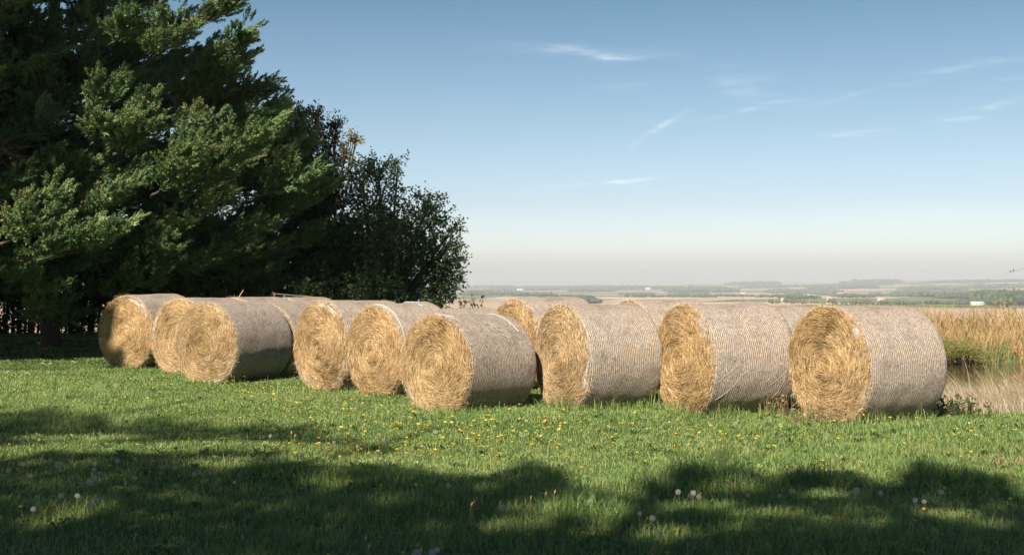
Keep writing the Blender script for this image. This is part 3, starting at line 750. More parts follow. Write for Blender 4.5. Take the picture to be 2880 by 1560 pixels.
leafy_shoot('small_shrub', 'small leafy shrub sprig just right of the oak, over the bale tops', 'shrub', (-.95, 26.0, float(gz(-.95, 26.))), [at(1186, 738, 26), at(1172, 752, 26), at(1194, 750, 26), at(1160, 758, 26)], 60, 'oak', 51, .09)
leafy_shoot('small_shrub', 'tiny single shrub sprig left of the golden bale tip behind the centre', 'shrub', (-.58, 26.2, float(gz(-.58, 26.2))), [at(1213, 748, 26.2), at(1209, 756, 26.2)], 45, 'oak', 52, .09)
sp_b = at(2535, 790, 37.)
leafy_shoot('sapling', 'young sapling with bright green shoots rising over the reeds at right', 'sapling', (sp_b[0], 37., float(gz(sp_b[0], 37.))),
            [at(2533, 741, 37), at(2548, 768, 37), at(2552, 746, 37), at(2556, 775, 37)], 34, 'greenweed', 53, .085, None, .07)
leafy_shoot('sapling', 'brownish leaved sapling just left of the bright green one over the reeds', 'sapling', (sp_b[0] - .35, 37.2, float(gz(sp_b[0], 37.2))),
            [at(2512, 752, 37.2), at(2522, 758, 37.2), at(2503, 757, 37.2), at(2532, 762, 37.2)], 26, 'weed', 54, .085, None, .07)

# ------------------------------------------------------------------ shade-casting trees outside the view
LB = [(-400, 1022), (0, 1025), (130, 1036), (300, 1052), (450, 1062), (600, 1066), (750, 1076), (880, 1096), (960, 1112), (1000, 1165), (1060, 1190), (1110, 1200), (1170, 1205), (1250, 1188), (1340, 1168), (1400, 1190),
      (1440, 1230), (1500, 1262), (1600, 1258), (1660, 1215), (1690, 1180), (1750, 1186), (1900, 1200), (2010, 1198), (2090, 1186), (2170, 1206), (2250, 1228), (2300, 1180), (2330, 1166), (2390, 1192), (2500, 1202), (2580, 1252), (3100, 1300)]
LBx, LBy = np.array(LB).T
# (u, v, half width, half height, share of leaves left out) : light patches inside the shade
PATCH = [(120, 1310, 120, 30, .9), (300, 1290, 60, 18, .5), (620, 1122, 260, 14, .75), (180, 1105, 150, 10, .75), (860, 1150, 150, 22, .9), (560, 1170, 90, 14, .7), (20, 1140, 60, 14, .7),
         (1500, 1305, 170, 16, .85), (1750, 1285, 130, 12, .75), (1620, 1360, 160, 14, .7), (1850, 1240, 90, 12, .6), (1290, 1335, 110, 14, .6), (1950, 1310, 120, 14, .55), (2540, 1275, 60, 12, .6), (1050, 1170, 90, 12, .8),
         (300, 1130, 300, 13, .8), (2120, 1330, 110, 11, .5), (2480, 1325, 80, 10, .5), (820, 1215, 60, 10, .6), (1560, 1335, 90, 12, .8), (2080, 1255, 90, 9, .75), (2380, 1300, 90, 14, .7), (1300, 1290, 60, 12, .7), (450, 1255, 60, 14, .55), (1870, 1350, 70, 12, .5), (2100, 1300, 60, 12, .4)]


def lit_share(u, v):
    wv = 9 * np.sin(u * .045 + v * .06) + 7 * np.sin(u * .11 - v * .1 + 1) + 6 * np.sin(u * .021 + 2)
    s = (v < np.interp(u, LBx, LBy) + wv).astype(float)
    s = np.maximum(s, .62 * (np.sin(u * .028 + v * .05) + np.sin(u * .013 - v * .11 + 2) + np.sin(u * .06 + v * .17) > 2.15) * (v < 1345))
    for (a, b, w, h, k) in PATCH:
        e = ((u - a) / w) ** 2 + ((v - b) / h) ** 2
        s = np.maximum(s, k * np.clip(1.6 - 1.2 * e, 0, 1))
    return s


def leaf_quads(g, P, size, prng):
    m_ = len(P); a = unit(prng.normal(size=(m_, 3))); b = unit(np.cross(a, prng.normal(size=(m_, 3)))); s = size * prng.uniform(.6, 1.2, (m_, 1))
    V = np.stack([P - a * s * .5, P + b * s * .32, P + a * s * .5, P - b * s * .32], 1)
    g.add(V.reshape(-1, 3), np.arange(m_ * 4).reshape(-1, 4), np.repeat(prng.uniform(0, 1, m_), 4))


pr = np.random.default_rng(61)
# row behind the viewpoint: crowns that shade the foreground
n = 150000
uu = pr.uniform(-500, 3100, n); vv = 1000 + 1400 * pr.uniform(0, 1, n) ** 1.6
sh = pr.uniform(size=n) < (1 - lit_share(uu, vv)) ** 3.2
uu, vv = uu[sh], vv[sh]
Yg = F_PX * H / (vv * K25 - HV); Xg = (uu * K25 - 1440) / F_PX * Yg
G = np.stack([Xg, Yg, np.full_like(Xg, .05)], -1)
keep = pr.uniform(size=len(G)) < np.clip((Yg / 8) ** 1.5, .12, 1)
G = G[keep]
Yt = -5.2 + pr.normal(0, 1.1, len(G)); Yt = np.clip(Yt, -8.5, -2.6)
tt = (G[:, 1] - Yt) / -SD[1]
P = G + SD * tt[:, None]
low_leaves = P + pr.normal(0, .02, P.shape)
edges = np.array([-99, -10.2, -6.2, -2.4, 1.6, 99])
names = ['far left', 'left', 'middle', 'right', 'far right']
for q in range(5):
    s = (low_leaves[:, 0] >= edges[q]) & (low_leaves[:, 0] < edges[q + 1])
    L_ = low_leaves[s]
    if len(L_) < 50: continue
    cx = float(np.median(L_[:, 0])); root = empty('shade_tree', (cx, -5.2, float(gz(cx, -5.2))))
    tag(root, 'tree behind the viewpoint, %s of five, shading the foreground grass' % names[q], 'tree', 'trees behind the viewpoint')
    g, tg = Geo(), Geo(); leaf_quads(g, L_ - np.array(root.location), .15, pr)
    zt = float(L_[:, 2].max())
    tube(tg, np.array([[0, 0, -.1], [.1, 0, zt * .4], [0, .1, zt * .9]]), [.25, .18, .04], 8, .3)
    for b_ in L_[pr.integers(0, len(L_), 60)] - np.array(root.location):
        tube(tg, np.array([[0, 0, max(.8, b_[2] * .6)], b_ * .5 + np.array([0, 0, b_[2] * .35]), b_]), [.05, .03, .01], 4, .5, False)
    g.build('crown', M['shade'], root); tg.build('trunk', M['bark'], root, True)

# tall trees left of the view: their crowns shade the cypresses and oaks, with gaps where the sun comes through
ALLP = np.concatenate(PLUMES); LP = np.concatenate(LEAFPTS)
la, lc = ac(np.concatenate(SUNNY))
occ = set()
for a_, c_ in zip(np.round(la / GR).astype(int), np.round(lc / GR).astype(int)):
    for da, dc in ((0, 0), (1, 0), (0, 1), (-1, 0), (0, -1)): occ.add((a_ + da, c_ + dc))
tgt = np.concatenate([ALLP, LP])
n = 330000
T_ = tgt[pr.integers(0, len(tgt), n)] + pr.normal(0, .12, (n, 3))
T_ = T_[T_[:, 2] < 11]
# also the ground and litter under the trees
ng = 22000
Tg = np.stack([pr.uniform(-24, -5.2, ng), pr.uniform(20.5, 40, ng), np.zeros(ng)], -1)
T_ = np.concatenate([T_, Tg])
Yt = np.clip(5.0 + pr.normal(0, 1.8, len(T_)), .5, 8.8)
P = T_ + SD * ((T_[:, 1] - Yt) / -SD[1])[:, None]
a_, c_ = ac(P)
drop = np.array([(i, j) in occ for i, j in zip(np.round(a_ / GR).astype(int), np.round(c_ / GR).astype(int))])
gp = P - SD * (P[:, 2] / SD[2])[:, None]
gu, gv = px(gp)
ceil_c = np.interp(a_, [-16, -15.3, -14.9, -13.9, -13.2, -12.2, -11.2, -10.8], [12.8, 13.5, 15.4, 16.6, 17.2, 17.6, 18, 60])   # sunlight reaching the bales and the open grass
drop |= c_ < ceil_c
# b1 lies half in shadow
b1c = np.array([-7.09, 21.6, .7]); ba, bc = ac(b1c)
patch = (np.abs(a_ - (ba - .33)) < .3 + .1 * np.sin(c_ * 9)) & (np.abs(c_ - (bc - .25)) < .5) & (T_[:, 1] > 20)
high = P[~drop]
extra = []
for q in range(5200):
    da, dc = pr.uniform(-.75, -.02), pr.uniform(-.72, .45)
    if da > -.33 + .3 * dc and not (dc < -.35 and da < -.0): continue
    if pr.uniform() < .25 and dc > .05: continue
    a0, c0_ = ba + da, bc + dc; Y0 = pr.uniform(2, 8)
    # invert: a = x*k1 + y*k2 at given y
    x0 = (a0 - Y0 * SUN_AZ[0]) / -SUN_AZ[1]; s0 = -(x0 * SUN_AZ[0] + Y0 * SUN_AZ[1])
    extra.append([x0, Y0, c0_ - math.tan(SUN_EL) * s0])
high = np.concatenate([high, np.array(extra)])
cut = np.median(high[:, 0])
for q, (s, nm) in enumerate([(high[:, 0] < cut, 'farther left'), (high[:, 0] >= cut, 'nearer')]):
    L_ = high[s]; cx = float(np.median(L_[:, 0])); cyy = 5.0
    root = empty('shade_tree', (cx, cyy, float(gz(cx, cyy))))
    tag(root, 'tall bare-stemmed tree outside the left edge, %s of two, shading the cypresses' % nm, 'tree', 'trees outside the left edge')
    g, tg = Geo(), Geo(); leaf_quads(g, L_ - np.array(root.location), .15, pr)
    zt = float(L_[:, 2].max())
    tube(tg, np.array([[0, 0, -.1], [.1, 0, zt * .4], [0, .1, zt * .9]]), [.35, .28, .06], 8, .3)
    for b_ in L_[pr.integers(0, len(L_), 50)] - np.array(root.location):
        tube(tg, np.array([[0, 0, b_[2] * .85], b_ * .5 + np.array([0, 0, b_[2] * .45]), b_]), [.05, .03, .01], 4, .5, False)
    g.build('crown', M['shade'], root); tg.build('trunk', M['bark'], root, True)

# ------------------------------------------------------------------ grass
tuft = sines(71, 16, 1.2, 6); tuft2 = sines(72, 12, .4, 1.5)
TUFTS = [ground_at(u, v) for u, v in ((845, 1205), (960, 1210), (1000, 1215), (1360, 1195), (1720, 1200), (1780, 1205), (2350, 1190), (2420, 1205), (1600, 1240), (700, 1185), (1480, 1300), (2050, 1215), (200, 1290), (90, 1300), (1850, 1235))]


def blades(g, X, Y, hgt, wid, prng, lean=.55, rv=None):
    n = len(X); Z = gz(X, Y)
    az = prng.uniform(0, 2 * pi, n); ln_ = np.abs(prng.normal(0, lean, n)) + .12
    d = np.stack([np.cos(az), np.sin(az), 0 * az], -1)
    fa = az + pi / 2 + prng.normal(0, .5, n); w = np.stack([np.cos(fa), np.sin(fa), 0 * fa], -1) * (wid * .5)[:, None]
    b = np.stack([X, Y, Z - .01], -1)
    up = np.array([0, 0, 1.])
    m1 = b + up * (hgt * .55)[:, None] + d * (hgt * ln_ * .28)[:, None]
    tip = b + up * (hgt * (1 - .18 * ln_))[:, None] + d * (hgt * ln_ * .95)[:, None]
    V = np.stack([b - w, b + w, m1 + w * .8, m1 - w * .8, tip], 1).reshape(-1, 3)
    i = np.arange(n)[:, None] * 5
    rr = prng.beta(2.3, 2.3, n) if rv is None else rv
    rr = np.repeat(rr, 5)
    g.add(V, i + np.array([[0, 1, 2, 3]]), rr)
    g.v.append(np.zeros((0, 3), np.float32)); 
    g.loops.append((i + np.array([[3, 2, 4]]) + g.n - 5 * n).ravel()); g.tot.append(np.full(n, 3, np.int32)); g.r.append(np.zeros(0, np.float32))


def bale_clear(X, Y, m=.0):
    ok = np.ones(len(X), bool); edge = np.zeros(len(X))
    for cx, cy, yaw, R, L in BALES:
        dx, dy = X - cx, Y - cy
        al = dx * sin(yaw) + dy * cos(yaw); ac_ = dx * cos(yaw) - dy * sin(yaw)
        ok &= ~((np.abs(al) < L / 2 - .01) & (np.abs(ac_) < R * .5 + m))
        e = np.maximum(np.abs(al) - L / 2, np.abs(ac_) - R * .62)
        edge = np.maximum(edge, np.clip(1 - np.abs(e) / .16, 0, 1) * (al < L / 2))
    return ok, edge


g = Geo(); pr = np.random.default_rng(81)
for y0, y1, dens, w_, hm in ((4.6, 8.5, 4300, .0046, 1.0), (8.5, 12, 3000, .0055, .95), (12, 17, 2100, .0068, .9), (17, 23, 1150, .0085, .9), (23, 38, 260, .014, 1.0)):
    wmax = .475 * y1 + 2.6; n = int((y1 - y0) * 2 * wmax * dens)
    X = pr.uniform(-wmax, wmax, n); Y = pr.uniform(y0, y1, n)
    s = (np.abs(X) < .475 * Y + .8) | ((np.abs(X) < .475 * Y + 2.6) & (pr.uniform(size=n) < .7))
    e = (((X - 17) / 12) ** 4 + ((Y - 25) / 9) ** 4) ** .25; s &= e > .985
    ok, edge = bale_clear(X, Y); s &= ok
    X, Y, edge = X[s], Y[s], edge[s]
    Pn = np.stack([X, Y, 0 * X], -1)
    tf = np.clip(tuft(Pn) * .5 + tuft2(Pn) * .5, -1, 2)
    h = hm * (.040 + .045 * np.clip(tf, 0, 2) + .02 * sstep(12, 7, Y)) * pr.uniform(.5, 1.4, len(X))
    tb = np.zeros(len(X))
    for c in TUFTS:
        tb = np.maximum(tb, np.exp(-((X - c[0]) ** 2 + (Y - c[1]) ** 2) / .055))
    h *= 1 + 1.7 * tb
    h *= 1 + edge * pr.uniform(0, 2.6, len(X)) * np.where(X > .4, 1.4, .75)
    rv = np.clip(pr.beta(1.7, 1.7, len(X)) - .06 * np.clip(tf, -1, 1) - .12 * tb, 0, 1)
    blades(g, X, Y, h, w_ * pr.uniform(.7, 1.3, len(X)), pr, .95, rv)
# thin straw-coloured seed stalks
n = 2600; Y = pr.uniform(5.5, 20, n); X = pr.uniform(-1, 1, n) * (.47 * Y); ok, edge = bale_clear(X, Y, .1); X, Y = X[ok], Y[ok]
blades(g, X, Y, pr.uniform(.10, .20, len(X)), np.full(len(X), .003), pr, .5, pr.uniform(.88, 1, len(X)))
# longer green and dry blades leaning on the bale feet
for bi, (cx, cy, yaw, R_, L_) in enumerate(BALES[:9]):
    n = 420 if cx > .2 else 170
    al = pr.uniform(-L_ / 2 - .14, L_ / 2, n); sd_ = np.where(pr.uniform(size=n) < .5, R_ * .66 + pr.uniform(0, .16, n), pr.uniform(-R_ * .75, R_ * .75, n))
    fr_ = np.abs(sd_) < R_ * .6
    al = np.where(fr_, -L_ / 2 - pr.uniform(.01, .16, n), al)
    X = cx + al * sin(yaw) + sd_ * cos(yaw); Y = cy + al * cos(yaw) - sd_ * sin(yaw)
    clump = .5 + .5 * np.sin(al * 9 + sd_ * 7 + bi)
    hh_ = pr.uniform(.06, .20, n) * (1.15 if cx > .2 else .75) * (.6 + .8 * clump)
    blades(g, X, Y, hh_, np.full(n, .006), pr, .75, np.where(pr.uniform(size=n) < .22, pr.uniform(.88, 1, n), pr.uniform(.1, .8, n)))
go = g.build('grass', M['grass']); tag(go, 'green meadow grass around and before the bales', 'grass', None, 'stuff')

# flat leaf rosettes and bits of dry thatch between the blades
g = Geo(); gt = Geo()
for q in range(620):
    Y = 5.4 + 14 * pr.uniform() ** 1.3; X = pr.uniform(-.47, .47) * Y; ok, e_ = bale_clear(np.array([X]), np.array([Y]), .05)
    if not ok[0]: continue
    zc = float(gz(X, Y)); nl = pr.integers(5, 9); a0 = pr.uniform(0, 6.28); tone = pr.uniform(0, 1)
    for k in range(nl):
        a = a0 + k / nl * 6.28 + pr.normal(0, .2); l = pr.uniform(.045, .09); w_ = l * .16; h1 = pr.uniform(.025, .045)
        d = np.array([cos(a), sin(a), 0]); n_ = np.array([-sin(a), cos(a), 0]); b = np.array([X, Y, zc + .015])
        m1 = b + d * l * .5 + [0, 0, h1]; tip = b + d * l + [0, 0, h1 * pr.uniform(.4, 1.1)]
        g.add([b - n_ * w_ * .4, b + n_ * w_ * .4, m1 + n_ * w_, m1 - n_ * w_, tip], [[0, 1, 2, 3]], np.clip(tone + pr.normal(0, .15), 0, 1))
        g.add([m1 - n_ * w_, m1 + n_ * w_, tip], [[0, 1, 2]], tone)
for q in range(3200):
    Y = 5.4 + 13 * pr.uniform() ** 1.2; X = pr.uniform(-.47, .47) * Y
    zc = float(gz(X, Y)) + pr.uniform(.015, .06); a = pr.uniform(0, 6.28); l = pr.uniform(.02, .07); d = np.array([cos(a), sin(a), pr.normal(0, .25)]) * l; n_ = np.array([-sin(a), cos(a), 0]) * .0022
    b = np.array([X, Y, zc]); gt.add([b - n_, b + n_, b + d + n_, b + d - n_], [[0, 1, 2, 3]], pr.uniform(.3, 1))
tag(g.build('leaf_rosettes', leafmat('rosette_leaf', [(0, (.10, .15, .05)), (1, (.20, .27, .09))], .3, .5)), 'flat leaf rosettes of meadow weeds in the grass', 'weeds', None, 'stuff')
tag(gt.build('dry_thatch', M['rush']), 'bits of dry thatch lying between the grass blades', 'thatch', None, 'stuff')

# ------------------------------------------------------------------ flowers and seed heads
FL_G = 'yellow meadow flowers in the grass'


def flower_meshes():
    pr = np.random.default_rng(91); gh, gs = Geo(), Geo()
    for ringi, (ri, ro, zz, np_) in enumerate(((.0, .0165, .0, 15), (.0, .011, .0035, 11))):
        for q in range(np_):
            a = (q + .5 * ringi) / np_ * 2 * pi; da = 2 * pi / np_ * .46
            pts = [[ri * cos(a), ri * sin(a), zz], [ro * .8 * cos(a - da), ro * .8 * sin(a - da), zz + .003], [ro * cos(a - da * .5), ro * sin(a - da * .5), zz + .0035 + pr.uniform(-.001, .001)], [ro * cos(a + da * .5), ro * sin(a + da * .5), zz + .0035], [ro * .8 * cos(a + da), ro * .8 * sin(a + da), zz + .003]]
            gh.add(pts, [[0, 1, 2, 3, 4]], pr.uniform(0, 1))
    tube(gh, np.array([[0, 0, -.010], [0, 0, -.005], [0, 0, .002]]), [.0025, .005, .0075], 8, .0)
    tube(gs, np.array([[.012, .004, -.14], [.008, .002, -.08], [.002, 0, -.03], [0, 0, -.008]]), [.0017, .0016, .0015, .0016], 5, .5)
    return gh, gs


gh, gs = flower_meshes()
fl0 = empty('meadow_flower', (0, 0, 0)); h0 = gh.build('flower_head', M['petal'], fl0, False); s0 = gs.build('stem', M['stem'], fl0, True)


def copy_thing(root):
    r = root.copy(); col.objects.link(r)
    for ch in list(root.children):
        c = ch.copy(); col.objects.link(c); c.parent = r
    return r


pr = np.random.default_rng(95)
CL = [(650, 985, 70, 20, 60), (800, 1000, 90, 22, 70), (930, 1045, 90, 22, 60), (1110, 1078, 110, 24, 70), (1270, 1075, 90, 24, 60), (1430, 1055, 70, 24, 60), (520, 958, 70, 10, 26), (860, 1112, 70, 16, 30),
      (1720, 1070, 90, 24, 22), (1880, 1085, 90, 20, 14), (2250, 1085, 140, 18, 26), (2450, 1090, 80, 20, 22), (150, 950, 90, 10, 12), (300, 1180, 180, 40, 20), (120, 1230, 100, 70, 10), (950, 1360, 200, 30, 8), (1450, 1300, 200, 50, 18), (2300, 1230, 180, 40, 16), (700, 1110, 250, 30, 14), (1280, 1150, 200, 30, 12), (2000, 1140, 300, 40, 10)]
pts = []
for u, v, su, sv, n in CL:
    for q in range(int(n * 1.5)):
        a, b = u + pr.normal(0, su * 1.25), v + pr.normal(0, sv * 1.25)
        if b < 930 or not (-20 < a < 2600) or b > 1400: continue
        hz = pr.uniform(.045, .095) * (1.5 if pr.uniform() < .12 else 1)
        X, Y = ground_at(a, b, hz + float(0))
        pts.append((X, Y, hz))
pts = np.array(pts); ok, e_ = bale_clear(pts[:, 0], pts[:, 1], .02); pts = pts[ok]
pts = pts[np.argsort(pts[:, 1])]
print('flowers', len(pts))
for i, (X, Y, hz) in enumerate(pts[:300]):
    o = fl0 if i == 0 else copy_thing(fl0)
    o.location = (X, Y, float(gz(X, Y)) + hz); o.rotation_euler = (pr.normal(0, .22), pr.normal(0, .22), pr.uniform(0, 6.28)); s = pr.uniform(.68, 1.1); o.scale = (s, s, 1)
    tag(o, 'small yellow flower on a thin stem in the meadow grass', 'flower', FL_G)
if len(pts) > 300:
    g = Geo(); hv = [np.concatenate(gh.v), gh]
    for X, Y, hz in pts[300:]:
        R_ = pr.uniform(0, 6.28); c, s = cos(R_), sin(R_); A = np.array([[c, -s, 0], [s, c, 0], [0, 0, 1.]]); tl = pr.normal(0, .2, 2)
        base = np.array([X, Y, float(gz(X, Y)) + hz]); sc_ = pr.uniform(.68, 1.1)
        n = 14; a = np.arange(n) / n * 2 * pi; rr = .0165 * sc_ * (1 + .12 * np.cos(a * 7))
        V = np.concatenate([[[0, 0, .002]], np.stack([rr * np.cos(a), rr * np.sin(a), .004 + rr * (tl[0] * np.cos(a) + tl[1] * np.sin(a))], -1)]) + base
        g.add(V, np.stack([np.zeros(n, int), 1 + np.arange(n), 1 + (np.arange(n) + 1) % n], -1), pr.uniform(0, 1))
    o = g.build('flower_scatter', M['petal']); tag(o, 'farther yellow flowers dotted before the bale ends', 'flower', None, 'stuff')

# fluffy seed heads
gsd, gst, gco = Geo(), Geo(), Geo(); pr = np.random.default_rng(97)
n = 190; k_ = np.arange(n) + .5; ph = np.arccos(1 - 2 * k_ / n); tht = pi * (1 + 5 ** .5) * k_
D_ = np.stack([np.cos(tht) * np.sin(ph), np.sin(tht) * np.sin(ph), np.cos(ph)], -1)
for d in D_:
    r1 = .021 * pr.uniform(.9, 1.06)
    a = unit(np.cross(d, pr.normal(size=3))); b = np.cross(d, a)
    for q in range(3):
        an = q * 2.09 + pr.uniform(0, 1); e = a * cos(an) + b * sin(an); f = -a * sin(an) + b * cos(an)
        gsd.add([d * r1 * .8, d * r1 * .98 + e * .0048 + f * .0006, d * r1 * .98 + e * .0048 - f * .0006], [[0, 1, 2]], pr.uniform(0, 1))
    gsd.add([d * .003 + a * .0003, d * .003 - a * .0003, d * r1 * .82], [[0, 1, 2]], .3)
V, Fc = ICO1; gco.add(V * .0036, Fc, .3)
tube(gst, np.array([[.02, .01, -.17], [.012, .004, -.1], [.003, 0, -.04], [0, 0, -.002]]), [.002, .0019, .0017, .0017], 5, .7)
sd0 = empty('dandelion_clock', (0, 0, 0)); gsd.build('seed_fluff', M['seed'], sd0); gst.build('stem', M['stem'], sd0, True); gco.build('seed_core', M['seedcore'], sd0, True)
CLK = [(148, 1169, 1.3), (58, 1162), (22, 1183), (78, 1197), (240, 1166), (238, 1181), (252, 1190), (227, 1213, 1.2), (240, 1200), (296, 1160), (342, 1154), (154, 1246), (196, 1247), (203, 1252), (228, 1270, 1.25), (243, 1258), (85, 1281), (440, 1175), (490, 1190),
       (965, 1095), (680, 1150), (693, 1153), (1127, 1217), (1266, 1271, 1.1), (1705, 1240), (1743, 1243), (1735, 1252), (1757, 1253), (1485, 1262, 1.15), (1608, 1295), (1640, 1307), (1662, 1341), (2153, 1233, 1.15), (2213, 1237), (2365, 1230), (2300, 1253), (2323, 1256), (2305, 1270),
       (1048, 1388, 1.2), (1087, 1385), (840, 1103), (1095, 1076), (1310, 1082), (865, 1100), (1880, 1250), (1990, 1235), (680, 1092), (760, 1140), (1960, 1250), (340, 1200), (2120, 1235), (1850, 1062), (1100, 1380)]
for i, c in enumerate(CLK):
    u, v = c[:2]; s = (c[2] if len(c) > 2 else pr.uniform(.65, .92)); hz = pr.uniform(.10, .16)
    X, Y = ground_at(u, v, hz); o = sd0 if i == 0 else copy_thing(sd0)
    o.location = (X, Y, float(gz(X, Y)) + hz); o.rotation_euler = (pr.normal(0, .12), pr.normal(0, .12), pr.uniform(0, 6.28)); o.scale = (s, s, s)
    tag(o, 'round white dandelion seed head standing in the grass', 'seed head', 'dandelion seed heads in the grass')

# tall closed buds
gb, gs2 = Geo(), Geo()
tube(gb, np.array([[0, 0, -.006], [0, 0, .002], [0, 0, .012], [.001, 0, .02]]), [.003, .0055, .0045, .002], 7, .4)
tube(gs2, np.array([[.03, .01, -.24], [.018, .006, -.15], [.005, 0, -.05], [0, 0, -.004]]), [.0026, .0023, .002, .002], 5, .3)
bd0 = empty('flower_bud', (0, 0, 0)); gb.build('bud_tip', M['bud'], bd0, True); gs2.build('stem', M['stem'], bd0, True)
for i, (u, v) in enumerate([(1199, 1248), (1186, 1262), (1192, 1256), (733, 1086), (742, 1093), (722, 1110), (700, 1128), (920, 1352), (928, 1372), (790, 1125), (835, 1120), (898, 1118), (1015, 1140), (1372, 1240), (1395, 1236), (1335, 1250), (1840, 1226), (1500, 1330), (1060, 1385), (870, 1130)]):
    hz = pr.uniform(.15, .24); X, Y = ground_at(u, v, hz); o = bd0 if i == 0 else copy_thing(bd0)
    o.location = (X, Y, float(gz(X, Y)) + hz); o.rotation_euler = (pr.normal(.0, .1), pr.normal(.15, .1), pr.uniform(-.6, .6))
    tag(o, 'closed reddish flower bud on a tall green stalk in the grass', 'flower bud', 'closed flower buds on tall stalks')

# bent grass stalks with drooping heads at the left, before the dark trees
GS = [(103, 940, 960), (130, 935, 960), (166, 915, 955), (25, 945, 962), (60, 925, 955)]
for i, (u, v, vb) in enumerate([(103, 912, 962), (132, 912, 962), (180, 908, 962), (26, 932, 964), (62, 936, 960)]):
    gx, gy = ground_at(u - 12, vb); z0 = float(gz(gx, gy)); root = empty('grass_stalk', (gx, gy, z0))
    tag(root, 'bent seeding grass stalk against the dark shade at the left', 'grass stalk', 'bent grass stalks at the left')
    top = at(u, v, gy) - np.array([gx, gy, z0]); tt = np.linspace(0, 1, 8)[:, None]
    P = top * tt + np.array([.04 * (-1) ** i, 0, .03]) * np.sin(tt * pi)
    ga, gb_ = Geo(), Geo(); tube(ga, P, .0035, 5, .8); ga.build('stem', M['stem'], root, True)
    hd = np.array([P[-1], P[-1] + [.04 * (-1) ** i, 0, -.005], P[-1] + [.075 * (-1) ** i, 0, -.03]]); tube(gb_, hd, [.004, .009, .002], 6, .6); gb_.build('seed_ear', M['rush'], root, True)

# dead twig in the foreground grass
tw = ground_at(1375, 1262); root = empty('dead_twig', (tw[0], tw[1], float(gz(*tw))))
tag(root, 'forked brown dead twig sticking out of the shaded grass', 'twig')
g = Geo(); o3 = np.array(root.location)
def tp(u, v): return at(u, v, tw[1]) - o3
for path in ([(1400, 1260), (1385, 1243), (1350, 1233), (1325, 1235)], [(1362, 1236), (1352, 1222), (1345, 1213), (1328, 1212)], [(1352, 1222), (1356, 1208)], [(1385, 1243), (1402, 1228), (1420, 1200)]):
    q = np.array([tp(*p_) for p_ in path]); q[:, 1] += pr.normal(0, .03, len(q)); q = np.stack([np.interp(np.linspace(0, 1, 9), np.linspace(0, 1, len(q)), q[:, c]) for c in range(3)], -1); tube(g, q, np.linspace(.007, .0035, 9), 5, .6)
g.build('branch', M['weed'], root, True)

# ------------------------------------------------------------------ weeds against the bales
def weed(u, v, top, n, mat, label, seed, cat='weed', spread=.10, lean=.2, leaf=0, group=None, width=.0038, name='dry_weed'):
    pr = np.random.default_rng(seed); X, Y = ground_at(u, v); z0 = float(gz(X, Y)); root = empty(name, (X, Y, z0)); tag(root, label, cat, group)
    g, gl = Geo(), Geo()
    for q in range(n):
        b = np.array([pr.normal(0, spread), pr.normal(0, spread * .5), -.02]); h = top * pr.uniform(.5, 1.05); az = pr.uniform(0, 6.28); l = h * abs(pr.normal(0, lean))
        tt = np.linspace(0, 1, 6)[:, None]; P = b + np.array([cos(az) * l, sin(az) * l * .6, h]) * tt + np.array([cos(az), sin(az), 0]) * .1 * l * np.sin(tt * pi) + np.cumsum(pr.normal(0, .006, (6, 3)), 0)
        tube(g, P, np.linspace(width, width * .4, 6), 4, pr.uniform(0, 1), False)
        for w in range(leaf):
            f = pr.uniform(.2, 1); c = np.array([np.interp(f, tt[:, 0], P[:, k]) for k in range(3)]); a = unit(pr.normal(size=3) + np.array([0, 0, .3])); bb = unit(np.cross(a, pr.normal(size=3))); s = pr.uniform(.03, .07)
            gl.add([c, c + a * s * .5 + bb * s * .25, c + a * s, c + a * s * .5 - bb * s * .25], [[0, 1, 2, 3]], pr.uniform(0, 1))
    g.build('stem', M[mat], root, True)
    if leaf: gl.build('foliage', M[mat], root)
    return root


for i, (u, v, tp_, n, lab) in enumerate([(1955, 1042, .42, 30, 'brown dry weed clump in the corner left of the largest bale'), (1925, 1036, .30, 16, 'thin brown weeds at the lower side of the second bale from the right'), (2050, 1062, .22, 26, 'low reddish dry weeds before the end of the largest bale'),
                                     (2340, 1042, .26, 24, 'pale tangled dry weeds at the right base of the largest bale'), (1610, 1016, .28, 8, 'few upright brown stalks before the net side right of the weed'), (2010, 1058, .2, 18, 'short reddish weeds at the near left rim of the largest bale'), (2110, 1066, .17, 16, 'short weed patch before the middle of the largest bale end'), (2540, 1170, .16, 34, 'reddish sorrel patch at the right edge of the sunlit grass'), (1850, 1035, .2, 12, 'few dry stalks against the near rim of the second bale from the right')]):
    weed(u, v, tp_, int(n * .6) + 3, 'weed', lab, 200 + i, leaf=2, spread=.10 if i != 7 else .28)
weed(1502, 1030, .66, 4, 'greenweed', 'tall thin green weed with small leaves before the bale right of centre', 230, leaf=26, spread=.02, lean=.08, name='green_weed')
weed(1545, 1020, .34, 5, 'greenweed', 'leafy green weed low on the net side right of centre', 231, leaf=22, spread=.05, lean=.12, name='green_weed')
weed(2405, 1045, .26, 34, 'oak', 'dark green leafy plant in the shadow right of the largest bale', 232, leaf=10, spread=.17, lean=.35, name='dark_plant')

# butterfly-like white speck: a white clover head on a stalk
X, Y = ground_at(1499, 1032); z0 = float(gz(X, Y)); root = empty('white_flower', (X, Y, z0)); tag(root, 'single tiny white flower before the bale right of centre', 'flower')
g = Geo(); tube(g, np.array([[0, 0, 0], [.01, 0, .25], [-.02, 0, .49]]), [.003, .0025, .002], 5, .3); g.build('stem', M['stem'], root, True)
g = Geo(); V, Fc = ICO1; g.add(V * .016 + np.array([-.02, 0, .5]), Fc, 1.0); g.build('flower_head', M['seed'], root, True)

# ------------------------------------------------------------------ reeds, rushes, pond edge
pr = np.random.default_rng(111)


